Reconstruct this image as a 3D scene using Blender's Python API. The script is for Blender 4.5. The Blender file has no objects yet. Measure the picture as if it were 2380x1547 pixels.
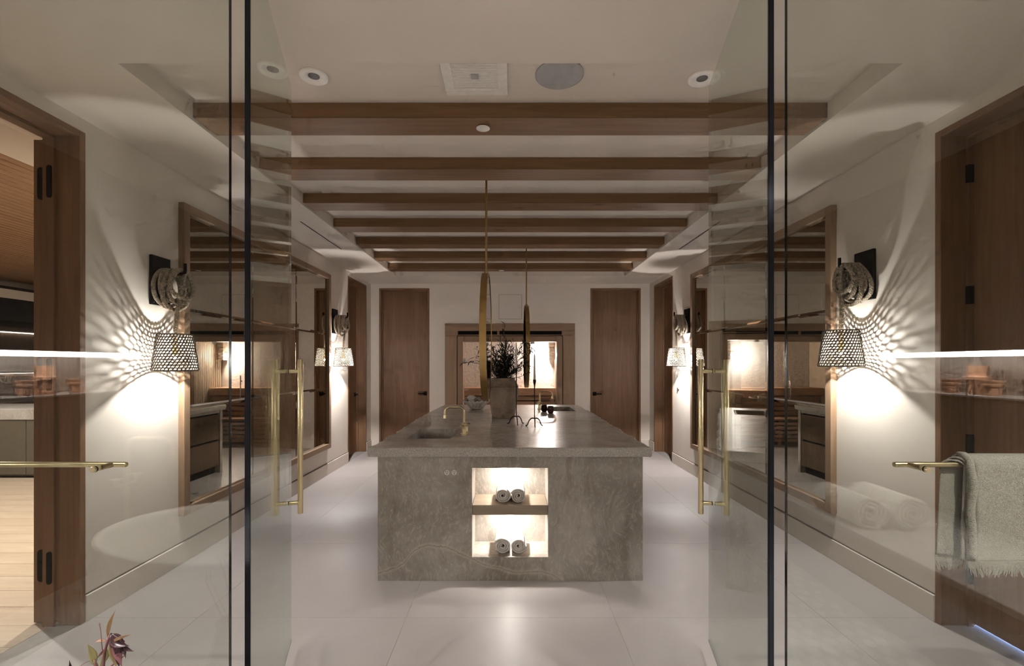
import bpy, bmesh, math, random
from mathutils import Vector, Matrix, noise, geometry
random.seed(7)
SC = bpy.context.scene
COL = SC.collection
PI = math.pi

# ------------------------------------------------------------------ camera, world, exposure
EYE = 1.45
cam_d = bpy.data.cameras.new('camera'); cam = bpy.data.objects.new('camera', cam_d); COL.objects.link(cam)
cam.location = (0, 0, EYE); cam.rotation_euler = (PI/2, 0, 0)
cam_d.sensor_width = 36.0; cam_d.lens = 1090/2380*36.0
cam_d.shift_x = 4/2380; cam_d.shift_y = 71.5/2380
cam_d.clip_start = 0.02; cam_d.clip_end = 100
SC.camera = cam
w = bpy.data.worlds.new('world'); SC.world = w; w.use_nodes = True
w.node_tree.nodes['Background'].inputs[0].default_value = (0.9, 0.85, 0.8, 1)
w.node_tree.nodes['Background'].inputs[1].default_value = 0.02
SC.view_settings.view_transform = 'Standard'; SC.view_settings.look = 'None'
SC.view_settings.exposure = 2.05; SC.view_settings.gamma = 1.0
SC.view_settings.use_curve_mapping = False
try:
    SC.cycles.use_denoising = True
    SC.cycles.max_bounces = 9; SC.cycles.diffuse_bounces = 5; SC.cycles.glossy_bounces = 6
    SC.cycles.use_adaptive_sampling = True; SC.cycles.adaptive_threshold = 0.05; SC.cycles.adaptive_min_samples = 12
    SC.cycles.transparent_max_bounces = 16; SC.cycles.transmission_bounces = 4
    SC.cycles.sample_clamp_indirect = 6.0
    SC.cycles.caustics_reflective = False; SC.cycles.caustics_refractive = False
except Exception:
    pass
P_SCONCE = 2600.0      # emission of the sconce bulbs
P_PUCK = 215.0          # emission of the niche puck lamps
P_SAUNA = 900.0
P_STRIP = 36.0
P_BATH = 3.2           # watts of each added, unseen bathroom downlight
P_ROOM = 19.0          # watts of each added, unseen lamp in the room beyond the open door

# ------------------------------------------------------------------ dimensions
W = 2.393      # half width of the room
YB = 8.05      # back wall
HS = 2.82      # soffit height
HT = 2.922     # tray ceiling height
T = 1.79       # half width of the tray
TY0, TY1 = 2.14, 7.33
YG = 1.47      # glass screen
WB = 2.9       # half width of the bathroom the camera stands in

# ------------------------------------------------------------------ materials
M = {}
def mat(name):
    m = bpy.data.materials.new(name); m.use_nodes = True
    M[name] = m
    nt = m.node_tree
    return m, nt, nt.nodes['Principled BSDF']
def N(nt, t, **kw):
    n = nt.nodes.new(t)
    for k, v in kw.items():
        setattr(n, k, v)
    return n
def ramp(nt, stops, fac):
    r = N(nt, 'ShaderNodeValToRGB')
    e = r.color_ramp.elements
    while len(e) < len(stops): e.new(0.5)
    for i, (p, c) in enumerate(stops):
        e[i].position = p; e[i].color = (c[0], c[1], c[2], 1)
    nt.links.new(fac, r.inputs[0])
    return r.outputs[0]
def noise_tex(nt, vec, scale, detail=4, rough=0.5, dist=0.0):
    n = N(nt, 'ShaderNodeTexNoise')
    n.inputs['Scale'].default_value = scale; n.inputs['Detail'].default_value = detail
    n.inputs['Roughness'].default_value = rough; n.inputs['Distortion'].default_value = dist
    if vec is not None: nt.links.new(vec, n.inputs['Vector'])
    return n.outputs[0]
def mapping(nt, src, scale=(1, 1, 1), loc=(0, 0, 0), rot=(0, 0, 0)):
    mp = N(nt, 'ShaderNodeMapping')
    mp.inputs['Scale'].default_value = scale; mp.inputs['Location'].default_value = loc; mp.inputs['Rotation'].default_value = rot
    nt.links.new(src, mp.inputs['Vector'])
    return mp.outputs[0]
def bump(nt, b, h, strength=0.2, dist=0.01):
    n = N(nt, 'ShaderNodeBump'); n.inputs['Strength'].default_value = strength; n.inputs['Distance'].default_value = dist
    nt.links.new(h, n.inputs['Height']); nt.links.new(n.outputs[0], b.inputs['Normal'])
def mixc(nt, a, b, fac):
    n = N(nt, 'ShaderNodeMix', data_type='RGBA')
    for sock, v in ((n.inputs[6], a), (n.inputs[7], b)):
        if isinstance(v, tuple): sock.default_value = (*v, 1)
        else: nt.links.new(v, sock)
    if isinstance(fac, float): n.inputs[0].default_value = fac
    else: nt.links.new(fac, n.inputs[0])
    return n.outputs[2]
def math_n(nt, op, a, b=None):
    n = N(nt, 'ShaderNodeMath', operation=op)
    for i, v in enumerate((a, b)):
        if v is None: continue
        if isinstance(v, (int, float)): n.inputs[i].default_value = v
        else: nt.links.new(v, n.inputs[i])
    return n.outputs[0]
def pos(nt): return N(nt, 'ShaderNodeNewGeometry').outputs['Position']
def ocoord(nt):
    """object coordinates shifted by the object's own random number"""
    tc = N(nt, 'ShaderNodeTexCoord'); oi = N(nt, 'ShaderNodeObjectInfo')
    v = N(nt, 'ShaderNodeVectorMath', operation='MULTIPLY_ADD')
    c = N(nt, 'ShaderNodeCombineXYZ')
    for i in range(3): nt.links.new(oi.outputs['Random'], c.inputs[i])
    nt.links.new(c.outputs[0], v.inputs[0]); v.inputs[1].default_value = (13.0, 29.0, 17.0)
    nt.links.new(tc.outputs['Object'], v.inputs[2])
    return v.outputs[0]

def plain(name, c, rough=0.5, metal=0.0, spec=0.5, c2=None, scale=30):
    m, nt, b = mat(name)
    b.inputs['Roughness'].default_value = rough; b.inputs['Metallic'].default_value = metal
    b.inputs['Specular IOR Level'].default_value = spec
    if c2 is None: c2 = tuple(x*0.9 for x in c)
    n = noise_tex(nt, ocoord(nt), scale, 3)
    col = ramp(nt, [(0.35, c2), (0.65, c)], n)
    nt.links.new(col, b.inputs['Base Color'])
    return m
def plaster(name, c):
    m, nt, b = mat(name); p = pos(nt)
    n1 = noise_tex(nt, p, 1.6, 5, 0.6); n2 = noise_tex(nt, p, 9, 5, 0.65)
    col = ramp(nt, [(0.3, tuple(x*0.94 for x in c)), (0.7, c)], n1)
    nt.links.new(col, b.inputs['Base Color'])
    b.inputs['Roughness'].default_value = 0.75; b.inputs['Specular IOR Level'].default_value = 0.25
    bump(nt, b, n2, 0.06, 0.02)
def wood(name, dark, light, axis='Z', rough=0.5, sc=1.0, knots=False):
    m, nt, b = mat(name)
    v = ocoord(nt)
    s = {'X': (1.2, 16, 16), 'Y': (16, 1.2, 16), 'Z': (16, 16, 1.2)}[axis]
    v1 = mapping(nt, v, tuple(x*sc for x in s))
    n1 = noise_tex(nt, v1, 1.0, 6, 0.6, 1.2)
    s2 = {'X': (2.0, 140, 140), 'Y': (140, 2.0, 140), 'Z': (140, 140, 2.0)}[axis]
    n2 = noise_tex(nt, mapping(nt, v, tuple(x*sc for x in s2)), 1.0, 3, 0.5)
    n3 = noise_tex(nt, mapping(nt, v, {'X': (0.6, 3, 3), 'Y': (3, 0.6, 3), 'Z': (3, 3, 0.6)}[axis]), 1.0, 2)
    a = math_n(nt, 'ADD', math_n(nt, 'MULTIPLY', n1, 0.55), math_n(nt, 'ADD', math_n(nt, 'MULTIPLY', n2, 0.2), math_n(nt, 'MULTIPLY', n3, 0.25)))
    col = ramp(nt, [(0.32, dark), (0.68, light)], a)
    if knots:
        vv = N(nt, 'ShaderNodeTexVoronoi'); vv.inputs['Scale'].default_value = 1.0
        nt.links.new(mapping(nt, v, {'X': (1.3, 3.2, 3.2), 'Y': (3.2, 1.3, 3.2), 'Z': (3.2, 3.2, 1.3)}[axis]), vv.inputs['Vector'])
        k = ramp(nt, [(0.03, (0.8,)*3), (0.10, (0, 0, 0))], vv.outputs['Distance'])
        col = mixc(nt, col, tuple(x*0.35 for x in dark), k)
    nt.links.new(col, b.inputs['Base Color'])
    b.inputs['Roughness'].default_value = rough; b.inputs['Specular IOR Level'].default_value = 0.3
    bump(nt, b, n2, 0.12, 0.003)
def metal(name, c, rough, aniso=False):
    m, nt, b = mat(name)
    b.inputs['Metallic'].default_value = 1.0
    n = noise_tex(nt, ocoord(nt), 25, 3)
    nt.links.new(ramp(nt, [(0.3, tuple(x*0.9 for x in c)), (0.7, c)], n), b.inputs['Base Color'])
    r = N(nt, 'ShaderNodeMapRange'); nt.links.new(n, r.inputs[0]); r.inputs[3].default_value = rough*0.85; r.inputs[4].default_value = rough*1.15
    nt.links.new(r.outputs[0], b.inputs['Roughness'])
def emit(name, c, s):
    m = bpy.data.materials.new(name); m.use_nodes = True; M[name] = m
    nt = m.node_tree; nt.nodes.remove(nt.nodes['Principled BSDF'])
    e = N(nt, 'ShaderNodeEmission'); e.inputs[0].default_value = (*c, 1); e.inputs[1].default_value = s
    nt.links.new(e.outputs[0], nt.nodes['Material Output'].inputs[0])
def glass(name, tint):
    m = bpy.data.materials.new(name); m.use_nodes = True; M[name] = m
    nt = m.node_tree; nt.nodes.remove(nt.nodes['Principled BSDF'])
    g = N(nt, 'ShaderNodeNewGeometry')
    ior = N(nt, 'ShaderNodeMapRange'); nt.links.new(g.outputs['Backfacing'], ior.inputs[0])
    ior.inputs[3].default_value = 1.5; ior.inputs[4].default_value = 1/1.5
    f = N(nt, 'ShaderNodeFresnel'); nt.links.new(ior.outputs[0], f.inputs['IOR'])
    t = N(nt, 'ShaderNodeBsdfTransparent'); t.inputs[0].default_value = (*tint, 1)
    gl = N(nt, 'ShaderNodeBsdfGlossy'); gl.inputs['Roughness'].default_value = 0.0; gl.inputs[0].default_value = (0.95, 1.0, 0.97, 1)
    mx = N(nt, 'ShaderNodeMixShader')
    nt.links.new(f.outputs[0], mx.inputs[0]); nt.links.new(t.outputs[0], mx.inputs[1]); nt.links.new(gl.outputs[0], mx.inputs[2])
    nt.links.new(mx.outputs[0], nt.nodes['Material Output'].inputs[0])

plaster('plaster', (0.685, 0.62, 0.553))
plaster('plaster_ceiling', (0.66, 0.592, 0.522))
wood('oak_beam', (0.14, 0.072, 0.032), (0.245, 0.137, 0.067), 'X', 0.55, 1.0, True)
wood('oak', (0.15, 0.076, 0.038), (0.26, 0.145, 0.08), 'Z', 0.5)
wood('oak_h', (0.15, 0.076, 0.038), (0.26, 0.145, 0.08), 'Y', 0.5)
wood('oak_x', (0.15, 0.076, 0.038), (0.26, 0.145, 0.08), 'X', 0.5)
wood('oak_pale', (0.22, 0.135, 0.082), (0.33, 0.215, 0.138), 'Z', 0.5)
wood('oak_pale_h', (0.24, 0.155, 0.095), (0.36, 0.245, 0.16), 'Y', 0.5)
wood('oak_pale_x', (0.22, 0.135, 0.082), (0.33, 0.215, 0.138), 'X', 0.5)
wood('shelf_oak', (0.27, 0.21, 0.155), (0.38, 0.31, 0.24), 'X', 0.5)
wood('drawer_wood', (0.075, 0.047, 0.03), (0.15, 0.098, 0.062), 'Z', 0.5)
wood('sauna_wood', (0.36, 0.20, 0.11), (0.55, 0.34, 0.21), 'X', 0.55)
wood('sauna_wood_v', (0.46, 0.37, 0.29), (0.62, 0.52, 0.42), 'Z', 0.55)
wood('floor_wood', (0.42, 0.31, 0.215), (0.56, 0.44, 0.325), 'X', 0.45)
wood('slat_wood', (0.27, 0.15, 0.08), (0.44, 0.27, 0.155), 'Y', 0.5)
wood('dark_wood', (0.03, 0.02, 0.015), (0.07, 0.048, 0.034), 'Z', 0.5)
plain('olive_paint', (0.105, 0.088, 0.06), 0.5)
plain('black_metal', (0.006, 0.006, 0.007), 0.5, 0.0, 0.12)
plain('black_iron', (0.01, 0.009, 0.009), 0.5, 0.5)
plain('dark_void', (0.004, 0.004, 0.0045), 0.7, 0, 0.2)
plain('white_plastic', (0.72, 0.69, 0.65), 0.4)
plain('fan_white', (0.78, 0.74, 0.68), 0.45)
plain('speaker_grey', (0.40, 0.39, 0.385), 0.7)
plain('socket_dark', (0.02, 0.02, 0.02), 0.5)
plain('wax_white', (0.72, 0.66, 0.56), 0.5)
plain('wax_brown', (0.50, 0.26, 0.16), 0.5)
plain('leather_rope', (0.46, 0.385, 0.30), 0.65, 0, 0.3, (0.30, 0.245, 0.185), 60)
plain('shade_fibre', (0.24, 0.205, 0.165), 0.75, 0, 0.2, (0.15, 0.125, 0.10), 80)
plain('tub_white', (0.82, 0.79, 0.75), 0.3)
plain('bowl_white', (0.66, 0.62, 0.57), 0.55)
plain('leaf_dark', (0.035, 0.030, 0.018), 0.5, 0, 0.3, (0.014, 0.012, 0.008), 40)
plain('twig', (0.05, 0.035, 0.022), 0.7)
plain('leaf_green', (0.26, 0.26, 0.09), 0.45, 0, 0.4, (0.20, 0.16, 0.07), 14)
plain('leaf_plum', (0.045, 0.012, 0.018), 0.3, 0, 0.5, (0.02, 0.006, 0.01), 14)
plain('leaf_mauve', (0.25, 0.10, 0.12), 0.4, 0, 0.4, (0.16, 0.06, 0.07), 14)
plain('leaf_pink', (0.42, 0.20, 0.16), 0.45, 0, 0.4, (0.26, 0.18, 0.08), 9)
plain('leaf_tan', (0.26, 0.19, 0.09), 0.45, 0, 0.4, (0.17, 0.10, 0.05), 14)
plain('chrome_dark', (0.03, 0.033, 0.042), 0.12, 0.9)
plain('glass_edge_black', (0.004, 0.005, 0.005), 0.15)
plain('pebble', (0.62, 0.59, 0.54), 0.6, 0, 0.3, (0.48, 0.45, 0.41), 6)
plain('grout', (0.36, 0.335, 0.315), 0.8)
plain('bath_niche', (0.17, 0.135, 0.115), 0.5, 0, 0.3, (0.12, 0.092, 0.08), 20)
plain('downlight_white', (0.85, 0.81, 0.76), 0.5)
plain('lens_grey', (0.10, 0.09, 0.085), 0.3)
plain('groove_shade', (0.16, 0.14, 0.12), 0.8)
plain('steel', (0.55, 0.55, 0.55), 0.3, 1.0)
metal('brass', (0.72, 0.60, 0.37), 0.30)
metal('brass_aged', (0.50, 0.34, 0.14), 0.34)
metal('brass_dark', (0.30, 0.19, 0.075), 0.36)
metal('mirror_bronze', (0.60, 0.555, 0.485), 0.012)
metal('mirror_round', (0.16, 0.145, 0.14), 0.05)
emit('bulb', (1.0, 0.975, 0.955), P_SCONCE)
emit('bulb_boosted', (1.0, 0.975, 0.955), P_SCONCE*1.9)
emit('puck', (1.0, 0.95, 0.88), P_PUCK)
emit('sauna_bulb', (1.0, 0.90, 0.84), P_SAUNA)
emit('strip', (1.0, 0.95, 0.90), P_STRIP)
emit('strip_dim', (1.0, 0.80, 0.62), 3.0)
glass('glass_screen', (0.905, 0.92, 0.90))
glass('glass_clear', (0.95, 0.95, 0.94))

# dark red glass of the votives
m, nt, b = mat('votive_glass')
b.inputs['Base Color'].default_value = (0.05, 0.008, 0.008, 1); b.inputs['Roughness'].default_value = 0.08
b.inputs['Transmission Weight'].default_value = 0.25
nt.links.new(ramp(nt, [(0.3, (0.02, 0.004, 0.004)), (0.7, (0.08, 0.014, 0.012))], noise_tex(nt, ocoord(nt), 20)), b.inputs['Base Color'])

# floor stone tiles
m, nt, b = mat('floor_tile'); p = pos(nt)
n1 = noise_tex(nt, p, 1.3, 6, 0.6, 0.6); n2 = noise_tex(nt, p, 130, 2)
oi = N(nt, 'ShaderNodeObjectInfo')
f = math_n(nt, 'ADD', math_n(nt, 'MULTIPLY', n1, 0.65), math_n(nt, 'ADD', math_n(nt, 'MULTIPLY', n2, 0.22), math_n(nt, 'MULTIPLY', oi.outputs['Random'], 0.12)))
nt.links.new(ramp(nt, [(0.3, (0.36, 0.328, 0.318)), (0.7, (0.42, 0.387, 0.378))], f), b.inputs['Base Color'])
b.inputs['Roughness'].default_value = 0.42; b.inputs['Specular IOR Level'].default_value = 0.35
bump(nt, b, n1, 0.02, 0.01)

# taupe quartzite of the island
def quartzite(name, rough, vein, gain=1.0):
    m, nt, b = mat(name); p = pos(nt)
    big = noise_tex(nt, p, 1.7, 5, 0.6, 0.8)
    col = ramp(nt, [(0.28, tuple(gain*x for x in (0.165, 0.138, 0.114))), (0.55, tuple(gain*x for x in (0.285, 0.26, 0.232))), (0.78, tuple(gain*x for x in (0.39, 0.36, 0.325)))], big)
    warp = N(nt, 'ShaderNodeTexNoise'); warp.inputs['Scale'].default_value = 2.3; warp.inputs['Detail'].default_value = 3
    nt.links.new(p, warp.inputs['Vector'])
    wv = N(nt, 'ShaderNodeVectorMath', operation='MULTIPLY_ADD'); nt.links.new(warp.outputs['Color'], wv.inputs[0]); wv.inputs[1].default_value = (0.32, 0.32, 0.32); nt.links.new(p, wv.inputs[2])
    st = noise_tex(nt, mapping(nt, wv.outputs[0], (58, 58, 17), rot=(0.3, 0.5, 0.2)), 1.0, 8, 0.72, 0.9)
    sfac = ramp(nt, [(0.50, (0, 0, 0)), (0.68, (0.6,)*3)], st)
    col = mixc(nt, col, tuple(gain*x for x in (0.48, 0.44, 0.385)), sfac)
    dk = noise_tex(nt, mapping(nt, wv.outputs[0], (9, 9, 2.6), loc=(4, 2, 1), rot=(0.1, -0.25, 0.1)), 1.0, 7, 0.68, 0.7)
    col = mixc(nt, col, tuple(gain*x for x in (0.155, 0.12, 0.095)), ramp(nt, [(0.50, (0, 0, 0)), (0.72, (0.55,)*3)], dk))
    # brown smear in the left of the slab
    sx = N(nt, 'ShaderNodeSeparateXYZ'); nt.links.new(p, sx.inputs[0])
    if vein:
        ny = noise_tex(nt, p, 9, 7, 0.7)
        cv = N(nt, 'ShaderNodeFloatCurve')
        c = cv.mapping.curves[0]
        pts = [(-0.886, 0.05), (-0.72, 0.115), (-0.64, 0.20), (-0.55, 0.235), (-0.45, 0.225), (-0.30, 0.165), (-0.12, 0.095), (0.08, 0.055), (0.2, 0.062), (0.34, 0.0), (0.9, -0.4)]
        while len(c.points) < len(pts): c.points.new(0.5, 0.5)
        for i, (x, z) in enumerate(pts): c.points[i].location = ((x+0.886)/1.786, (z+0.4)/1.0)
        cv.mapping.update()
        nt.links.new(math_n(nt, 'DIVIDE', math_n(nt, 'ADD', sx.outputs[0], 0.886), 1.786), cv.inputs['Value'])
        tz = math_n(nt, 'SUBTRACT', cv.outputs[0], 0.4)
        d = math_n(nt, 'ABSOLUTE', math_n(nt, 'SUBTRACT', math_n(nt, 'ADD', sx.outputs[2], math_n(nt, 'MULTIPLY', math_n(nt, 'SUBTRACT', ny, 0.5), 0.07)), tz))
        col = mixc(nt, col, tuple(gain*x for x in (0.42, 0.38, 0.33)), ramp(nt, [(0.004, (0.55,)*3), (0.022, (0, 0, 0))], d))
        col = mixc(nt, col, tuple(gain*x for x in (0.13, 0.105, 0.085)), ramp(nt, [(0.0012, (0.8,)*3), (0.0045, (0, 0, 0))], d))
    nt.links.new(col, b.inputs['Base Color'])
    b.inputs['Roughness'].default_value = rough; b.inputs['Specular IOR Level'].default_value = 0.5
    bump(nt, b, st, 0.05, 0.004)
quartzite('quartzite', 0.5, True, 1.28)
quartzite('quartzite_top_lit', 0.27, False, 1.55)  # top stone lightened in colour to stand for light it reflects
quartzite('quartzite_niche_lit', 0.55, False, 1.6)  # lining stone lightened in colour to stand for the lamps' light
# chiselled edge of the worktop
m, nt, b = mat('quartzite_chiselled'); p = pos(nt)
n1 = noise_tex(nt, p, 120, 4, 0.7); n2 = noise_tex(nt, p, 5, 4)
c1 = ramp(nt, [(0.3, (0.30, 0.272, 0.24)), (0.65, (0.64, 0.60, 0.555))], n1)
nt.links.new(mixc(nt, c1, (0.50, 0.465, 0.42), ramp(nt, [(0.4, (0, 0, 0)), (0.7, (0.6,)*3)], n2)), b.inputs['Base Color'])
b.inputs['Roughness'].default_value = 0.8
bump(nt, b, n1, 0.8, 0.008)
# rough plaster stone in the sauna
m, nt, b = mat('rough_stone'); p = pos(nt)
n1 = noise_tex(nt, p, 22, 5, 0.6)
nt.links.new(ramp(nt, [(0.3, (0.56, 0.53, 0.51)), (0.7, (0.70, 0.67, 0.65))], n1), b.inputs['Base Color'])
b.inputs['Roughness'].default_value = 0.85
# terracotta pot
m, nt, b = mat('terracotta'); p = ocoord(nt)
n1 = noise_tex(nt, p, 7, 7, 0.65, 0.5); n2 = noise_tex(nt, p, 45, 4)
c1 = ramp(nt, [(0.30, (0.115, 0.075, 0.05)), (0.48, (0.26, 0.19, 0.135)), (0.72, (0.36, 0.285, 0.215))], n1)
nt.links.new(c1, b.inputs['Base Color']); b.inputs['Roughness'].default_value = 0.85
bump(nt, b, n2, 0.35, 0.006)
# terry towels and the woven throw
def cloth(name, c, scale):
    m, nt, b = mat(name); v = ocoord(nt)
    n1 = noise_tex(nt, v, scale, 3)
    nt.links.new(ramp(nt, [(0.35, tuple(x*0.8 for x in c)), (0.65, c)], n1), b.inputs['Base Color'])
    b.inputs['Roughness'].default_value = 0.95; b.inputs['Sheen Weight'].default_value = 0.15
    bump(nt, b, n1, 0.6, 0.004)
cloth('terry_white', (0.74, 0.70, 0.65), 260)
cloth('terry_grey', (0.36, 0.32, 0.28), 260)
m, nt, b = mat('woven_throw'); tc = N(nt, 'ShaderNodeTexCoord')
wv1 = N(nt, 'ShaderNodeTexWave', wave_type='BANDS', bands_direction='DIAGONAL'); wv1.inputs['Scale'].default_value = 150; wv1.inputs['Distortion'].default_value = 4.0; wv1.inputs['Detail'].default_value = 2; wv1.inputs['Detail Scale'].default_value = 3
nt.links.new(tc.outputs['Object'], wv1.inputs['Vector'])
n1 = noise_tex(nt, tc.outputs['Object'], 320, 3, 0.6)
hh = math_n(nt, 'ADD', math_n(nt, 'MULTIPLY', wv1.outputs['Fac'], 0.3), math_n(nt, 'MULTIPLY', n1, 0.7))
nt.links.new(ramp(nt, [(0.28, (0.20, 0.18, 0.15)), (0.68, (0.55, 0.51, 0.455))], hh), b.inputs['Base Color'])
b.inputs['Roughness'].default_value = 0.95
bump(nt, b, hh, 0.8, 0.004)
cloth('fringe_cloth', (0.42, 0.385, 0.33), 200)

# ------------------------------------------------------------------ mesh helpers
def new(): return bmesh.new()
def box(bm, x0, x1, y0, y1, z0, z1, bev=0.0, seg=1):
    xs = sorted((x0, x1)); ys = sorted((y0, y1)); zs = sorted((z0, z1))
    v = [bm.verts.new((x, y, z)) for z in zs for y in ys for x in xs]
    fs = [bm.faces.new([v[i] for i in f]) for f in ((0, 2, 3, 1), (4, 5, 7, 6), (0, 1, 5, 4), (2, 6, 7, 3), (0, 4, 6, 2), (1, 3, 7, 5))]
    if bev > 0:
        es = list({e for f in fs for e in f.edges})
        bmesh.ops.bevel(bm, geom=es, offset=bev, segments=seg, affect='EDGES')
    return bm
def frame_of(d):
    d = d.normalized(); a = Vector((0, 0, 1)) if abs(d.z) < 0.9 else Vector((1, 0, 0))
    u = d.cross(a).normalized(); return u, d.cross(u).normalized()
def tube(bm, pts, r, n=8, cap=True, closed=False):
    pts = [Vector(p) for p in pts]; L = len(pts)
    rs = r if isinstance(r, (list, tuple)) else [r]*L
    rings = []; u = None
    for i, p in enumerate(pts):
        if closed: d = pts[(i+1) % L]-pts[i-1]
        else: d = pts[min(i+1, L-1)]-pts[max(i-1, 0)]
        if d.length < 1e-9: d = Vector((0, 0, 1))
        d.normalize()
        if u is None: u, _ = frame_of(d)
        u = (u-d*u.dot(d)).normalized(); v = d.cross(u)
        rings.append([bm.verts.new(p+rs[i]*(math.cos(2*PI*k/n)*u+math.sin(2*PI*k/n)*v)) for k in range(n)])
    for i in range(L if closed else L-1):
        a, b = rings[i], rings[(i+1) % L]
        for k in range(n): bm.faces.new((a[k], a[(k+1) % n], b[(k+1) % n], b[k]))
    if cap and not closed:
        bm.faces.new(rings[0][::-1]); bm.faces.new(rings[-1])
    return bm
def lathe(bm, prof, n=32, c=(0, 0, 0), axis='Z', sx=1.0, sy=1.0):
    rings = []
    for r, z in prof:
        ring = []
        for k in range(n):
            a = 2*PI*k/n; x, y = r*math.cos(a)*sx, r*math.sin(a)*sy
            if axis == 'Z': q = (x, y, z)
            elif axis == 'X': q = (z, x, y)
            else: q = (x, z, y)
            ring.append(bm.verts.new((q[0]+c[0], q[1]+c[1], q[2]+c[2])))
        rings.append(ring)
    for a, b in zip(rings, rings[1:]):
        for k in range(n): bm.faces.new((a[k], a[(k+1) % n], b[(k+1) % n], b[k]))
    if prof[0][0] > 1e-6: bm.faces.new(rings[0][::-1])
    if prof[-1][0] > 1e-6: bm.faces.new(rings[-1])
    return bm
def arc(c, r, a0, a1, n, plane='XZ'):
    out = []
    for i in range(n+1):
        a = a0+(a1-a0)*i/n; p, q = r*math.cos(a), r*math.sin(a)
        out.append(Vector(c)+(Vector((p, 0, q)) if plane == 'XZ' else Vector((0, p, q)) if plane == 'YZ' else Vector((p, q, 0))))
    return out
def wpos(o):
    v = Vector((0, 0, 0))
    while o is not None: v += Vector(o.location); o = o.parent
    return v
def obj(name, bm, material, parent=None, smooth=False, world=False, at=None, autos=None):
    """links a bmesh as one object; world=True: coordinates are world ones (parents unrotated)"""
    if bm.faces: bmesh.ops.recalc_face_normals(bm, faces=bm.faces)
    me = bpy.data.meshes.new(name)
    if at is None and parent is None:
        xs = [v.co for v in bm.verts]
        lo = Vector([min(c[i] for c in xs) for i in range(3)]); hi = Vector([max(c[i] for c in xs) for i in range(3)])
        at = Vector(((lo.x+hi.x)/2, (lo.y+hi.y)/2, lo.z))
    off = Vector((0, 0, 0))
    if parent is not None and world: off = wpos(parent)
    elif parent is None: off = Vector(at)
    bmesh.ops.translate(bm, vec=-off, verts=bm.verts)
    bm.to_mesh(me); bm.free()
    if smooth:
        for p in me.polygons: p.use_smooth = True
        if autos:
            try: me.set_sharp_from_angle(angle=math.radians(autos))
            except Exception: pass
    me.materials.append(M[material] if isinstance(material, str) else material)
    o = bpy.data.objects.new(name, me); COL.objects.link(o)
    if parent is not None: o.parent = parent
    else: o.location = off
    return o
def tag(o, label=None, cat=None, group=None, kind=None):
    if label: o['label'] = label
    if cat: o['category'] = cat
    if group: o['group'] = group
    if kind: o['kind'] = kind
    return o
def thing(name, loc, label, cat, group=None, rz=0.0, kind=None):
    o = bpy.data.objects.new(name, None); COL.objects.link(o)
    o.empty_display_size = 0.05
    o.location = loc; o.rotation_euler = (0, 0, rz)
    return tag(o, label, cat, group, kind)
def share(name, src, parent, loc=(0, 0, 0), rot=(0, 0, 0), scale=(1, 1, 1)):
    o = bpy.data.objects.new(name, src.data); COL.objects.link(o)
    o.parent = parent; o.location = loc; o.rotation_euler = rot; o.scale = scale
    return o
def copy_tree(o, parent=None):
    c = o.copy(); COL.objects.link(c); c.parent = parent
    for ch in [x for x in bpy.data.objects if x.parent == o]: copy_tree(ch, c)
    return c
def B(*a, **k): return box(new(), *a, **k)

# ================================================================== THE SHELL
# floor: stone slabs on a grout bed
fl = thing('floor', (0, 0, 0), 'pale stone slab floor of the bathroom with fine joints', 'floor', kind='structure')
obj('screed', B(-WB, WB, -3.0, YB, -0.12, -0.0012), 'grout', fl)
xs = [-2.393, -1.785, -0.595, 0.595, 1.785, 2.393]
ys = [-2.83, -1.73, -0.63, 0.47, 1.575, 2.68, 3.785, 4.89, 5.995, 7.10, YB]
for i in range(5):
    for j in range(10):
        x0, x1, y0, y1 = xs[i], xs[i+1], ys[j], ys[j+1]
        if y1 < 1.6:      # bathroom side is wider, and pebbled on the right
            if i == 0: x0 = -WB
            if i >= 3 and x0 >= 0.5:
                if i == 3: x1 = 0.9
                else: continue
        g = 0.0007
        obj('slab', B(x0+g, x1-g, y0+g, y1-g, -0.02, 0.0), 'floor_tile', fl)

# pebble floor of the shower (right of the camera)
pf = thing('floor_pebble', (0, 0, 0), 'pale pebble mosaic floor of the shower beside the bench', 'floor', kind='structure')
obj('mortar_bed', B(0.9, WB, -2.83, YG, -0.03, -0.004), 'grout', pf)
pb = new(); bmesh.ops.create_icosphere(pb, subdivisions=1, radius=1.0)
pe = None
k = 0
for i in range(12):
    for j in range(25):
        x = 0.96+i*0.094+random.uniform(-0.012, 0.012)+(0.047 if j % 2 else 0); y = -0.85+j*0.09+random.uniform(-0.012, 0.012)
        if x > 2.0: continue
        s = (random.uniform(0.030, 0.044), random.uniform(0.034, 0.046), 0.009); a = random.uniform(0, PI)
        if pe is None:
            pe = obj('pebble', pb, 'pebble', pf, smooth=True); pe.location = (x, y, 0); pe.scale = s; pe.rotation_euler = (0, 0, a)
        else: share('pebble', pe, pf, (x, y, 0), (0, 0, a), s)

# ceiling: soffit ring and shallow tray
cb = new()
box(cb, -WB-0.3, WB+0.3, -3.0, TY0, HS, HS+0.3)
box(cb, -W-0.3, -T, TY0, TY1, HS, HS+0.3); box(cb, T, W+0.3, TY0, TY1, HS, HS+0.3)
box(cb, -W-0.3, W+0.3, TY1, YB+0.2, HS, HS+0.3)
box(cb, -T, T, TY0, TY1, HT, HS+0.3)
tag(obj('ceiling', cb, 'plaster_ceiling'), 'plaster ceiling with a shallow recessed tray holding the beams', 'ceiling', kind='structure')

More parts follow.
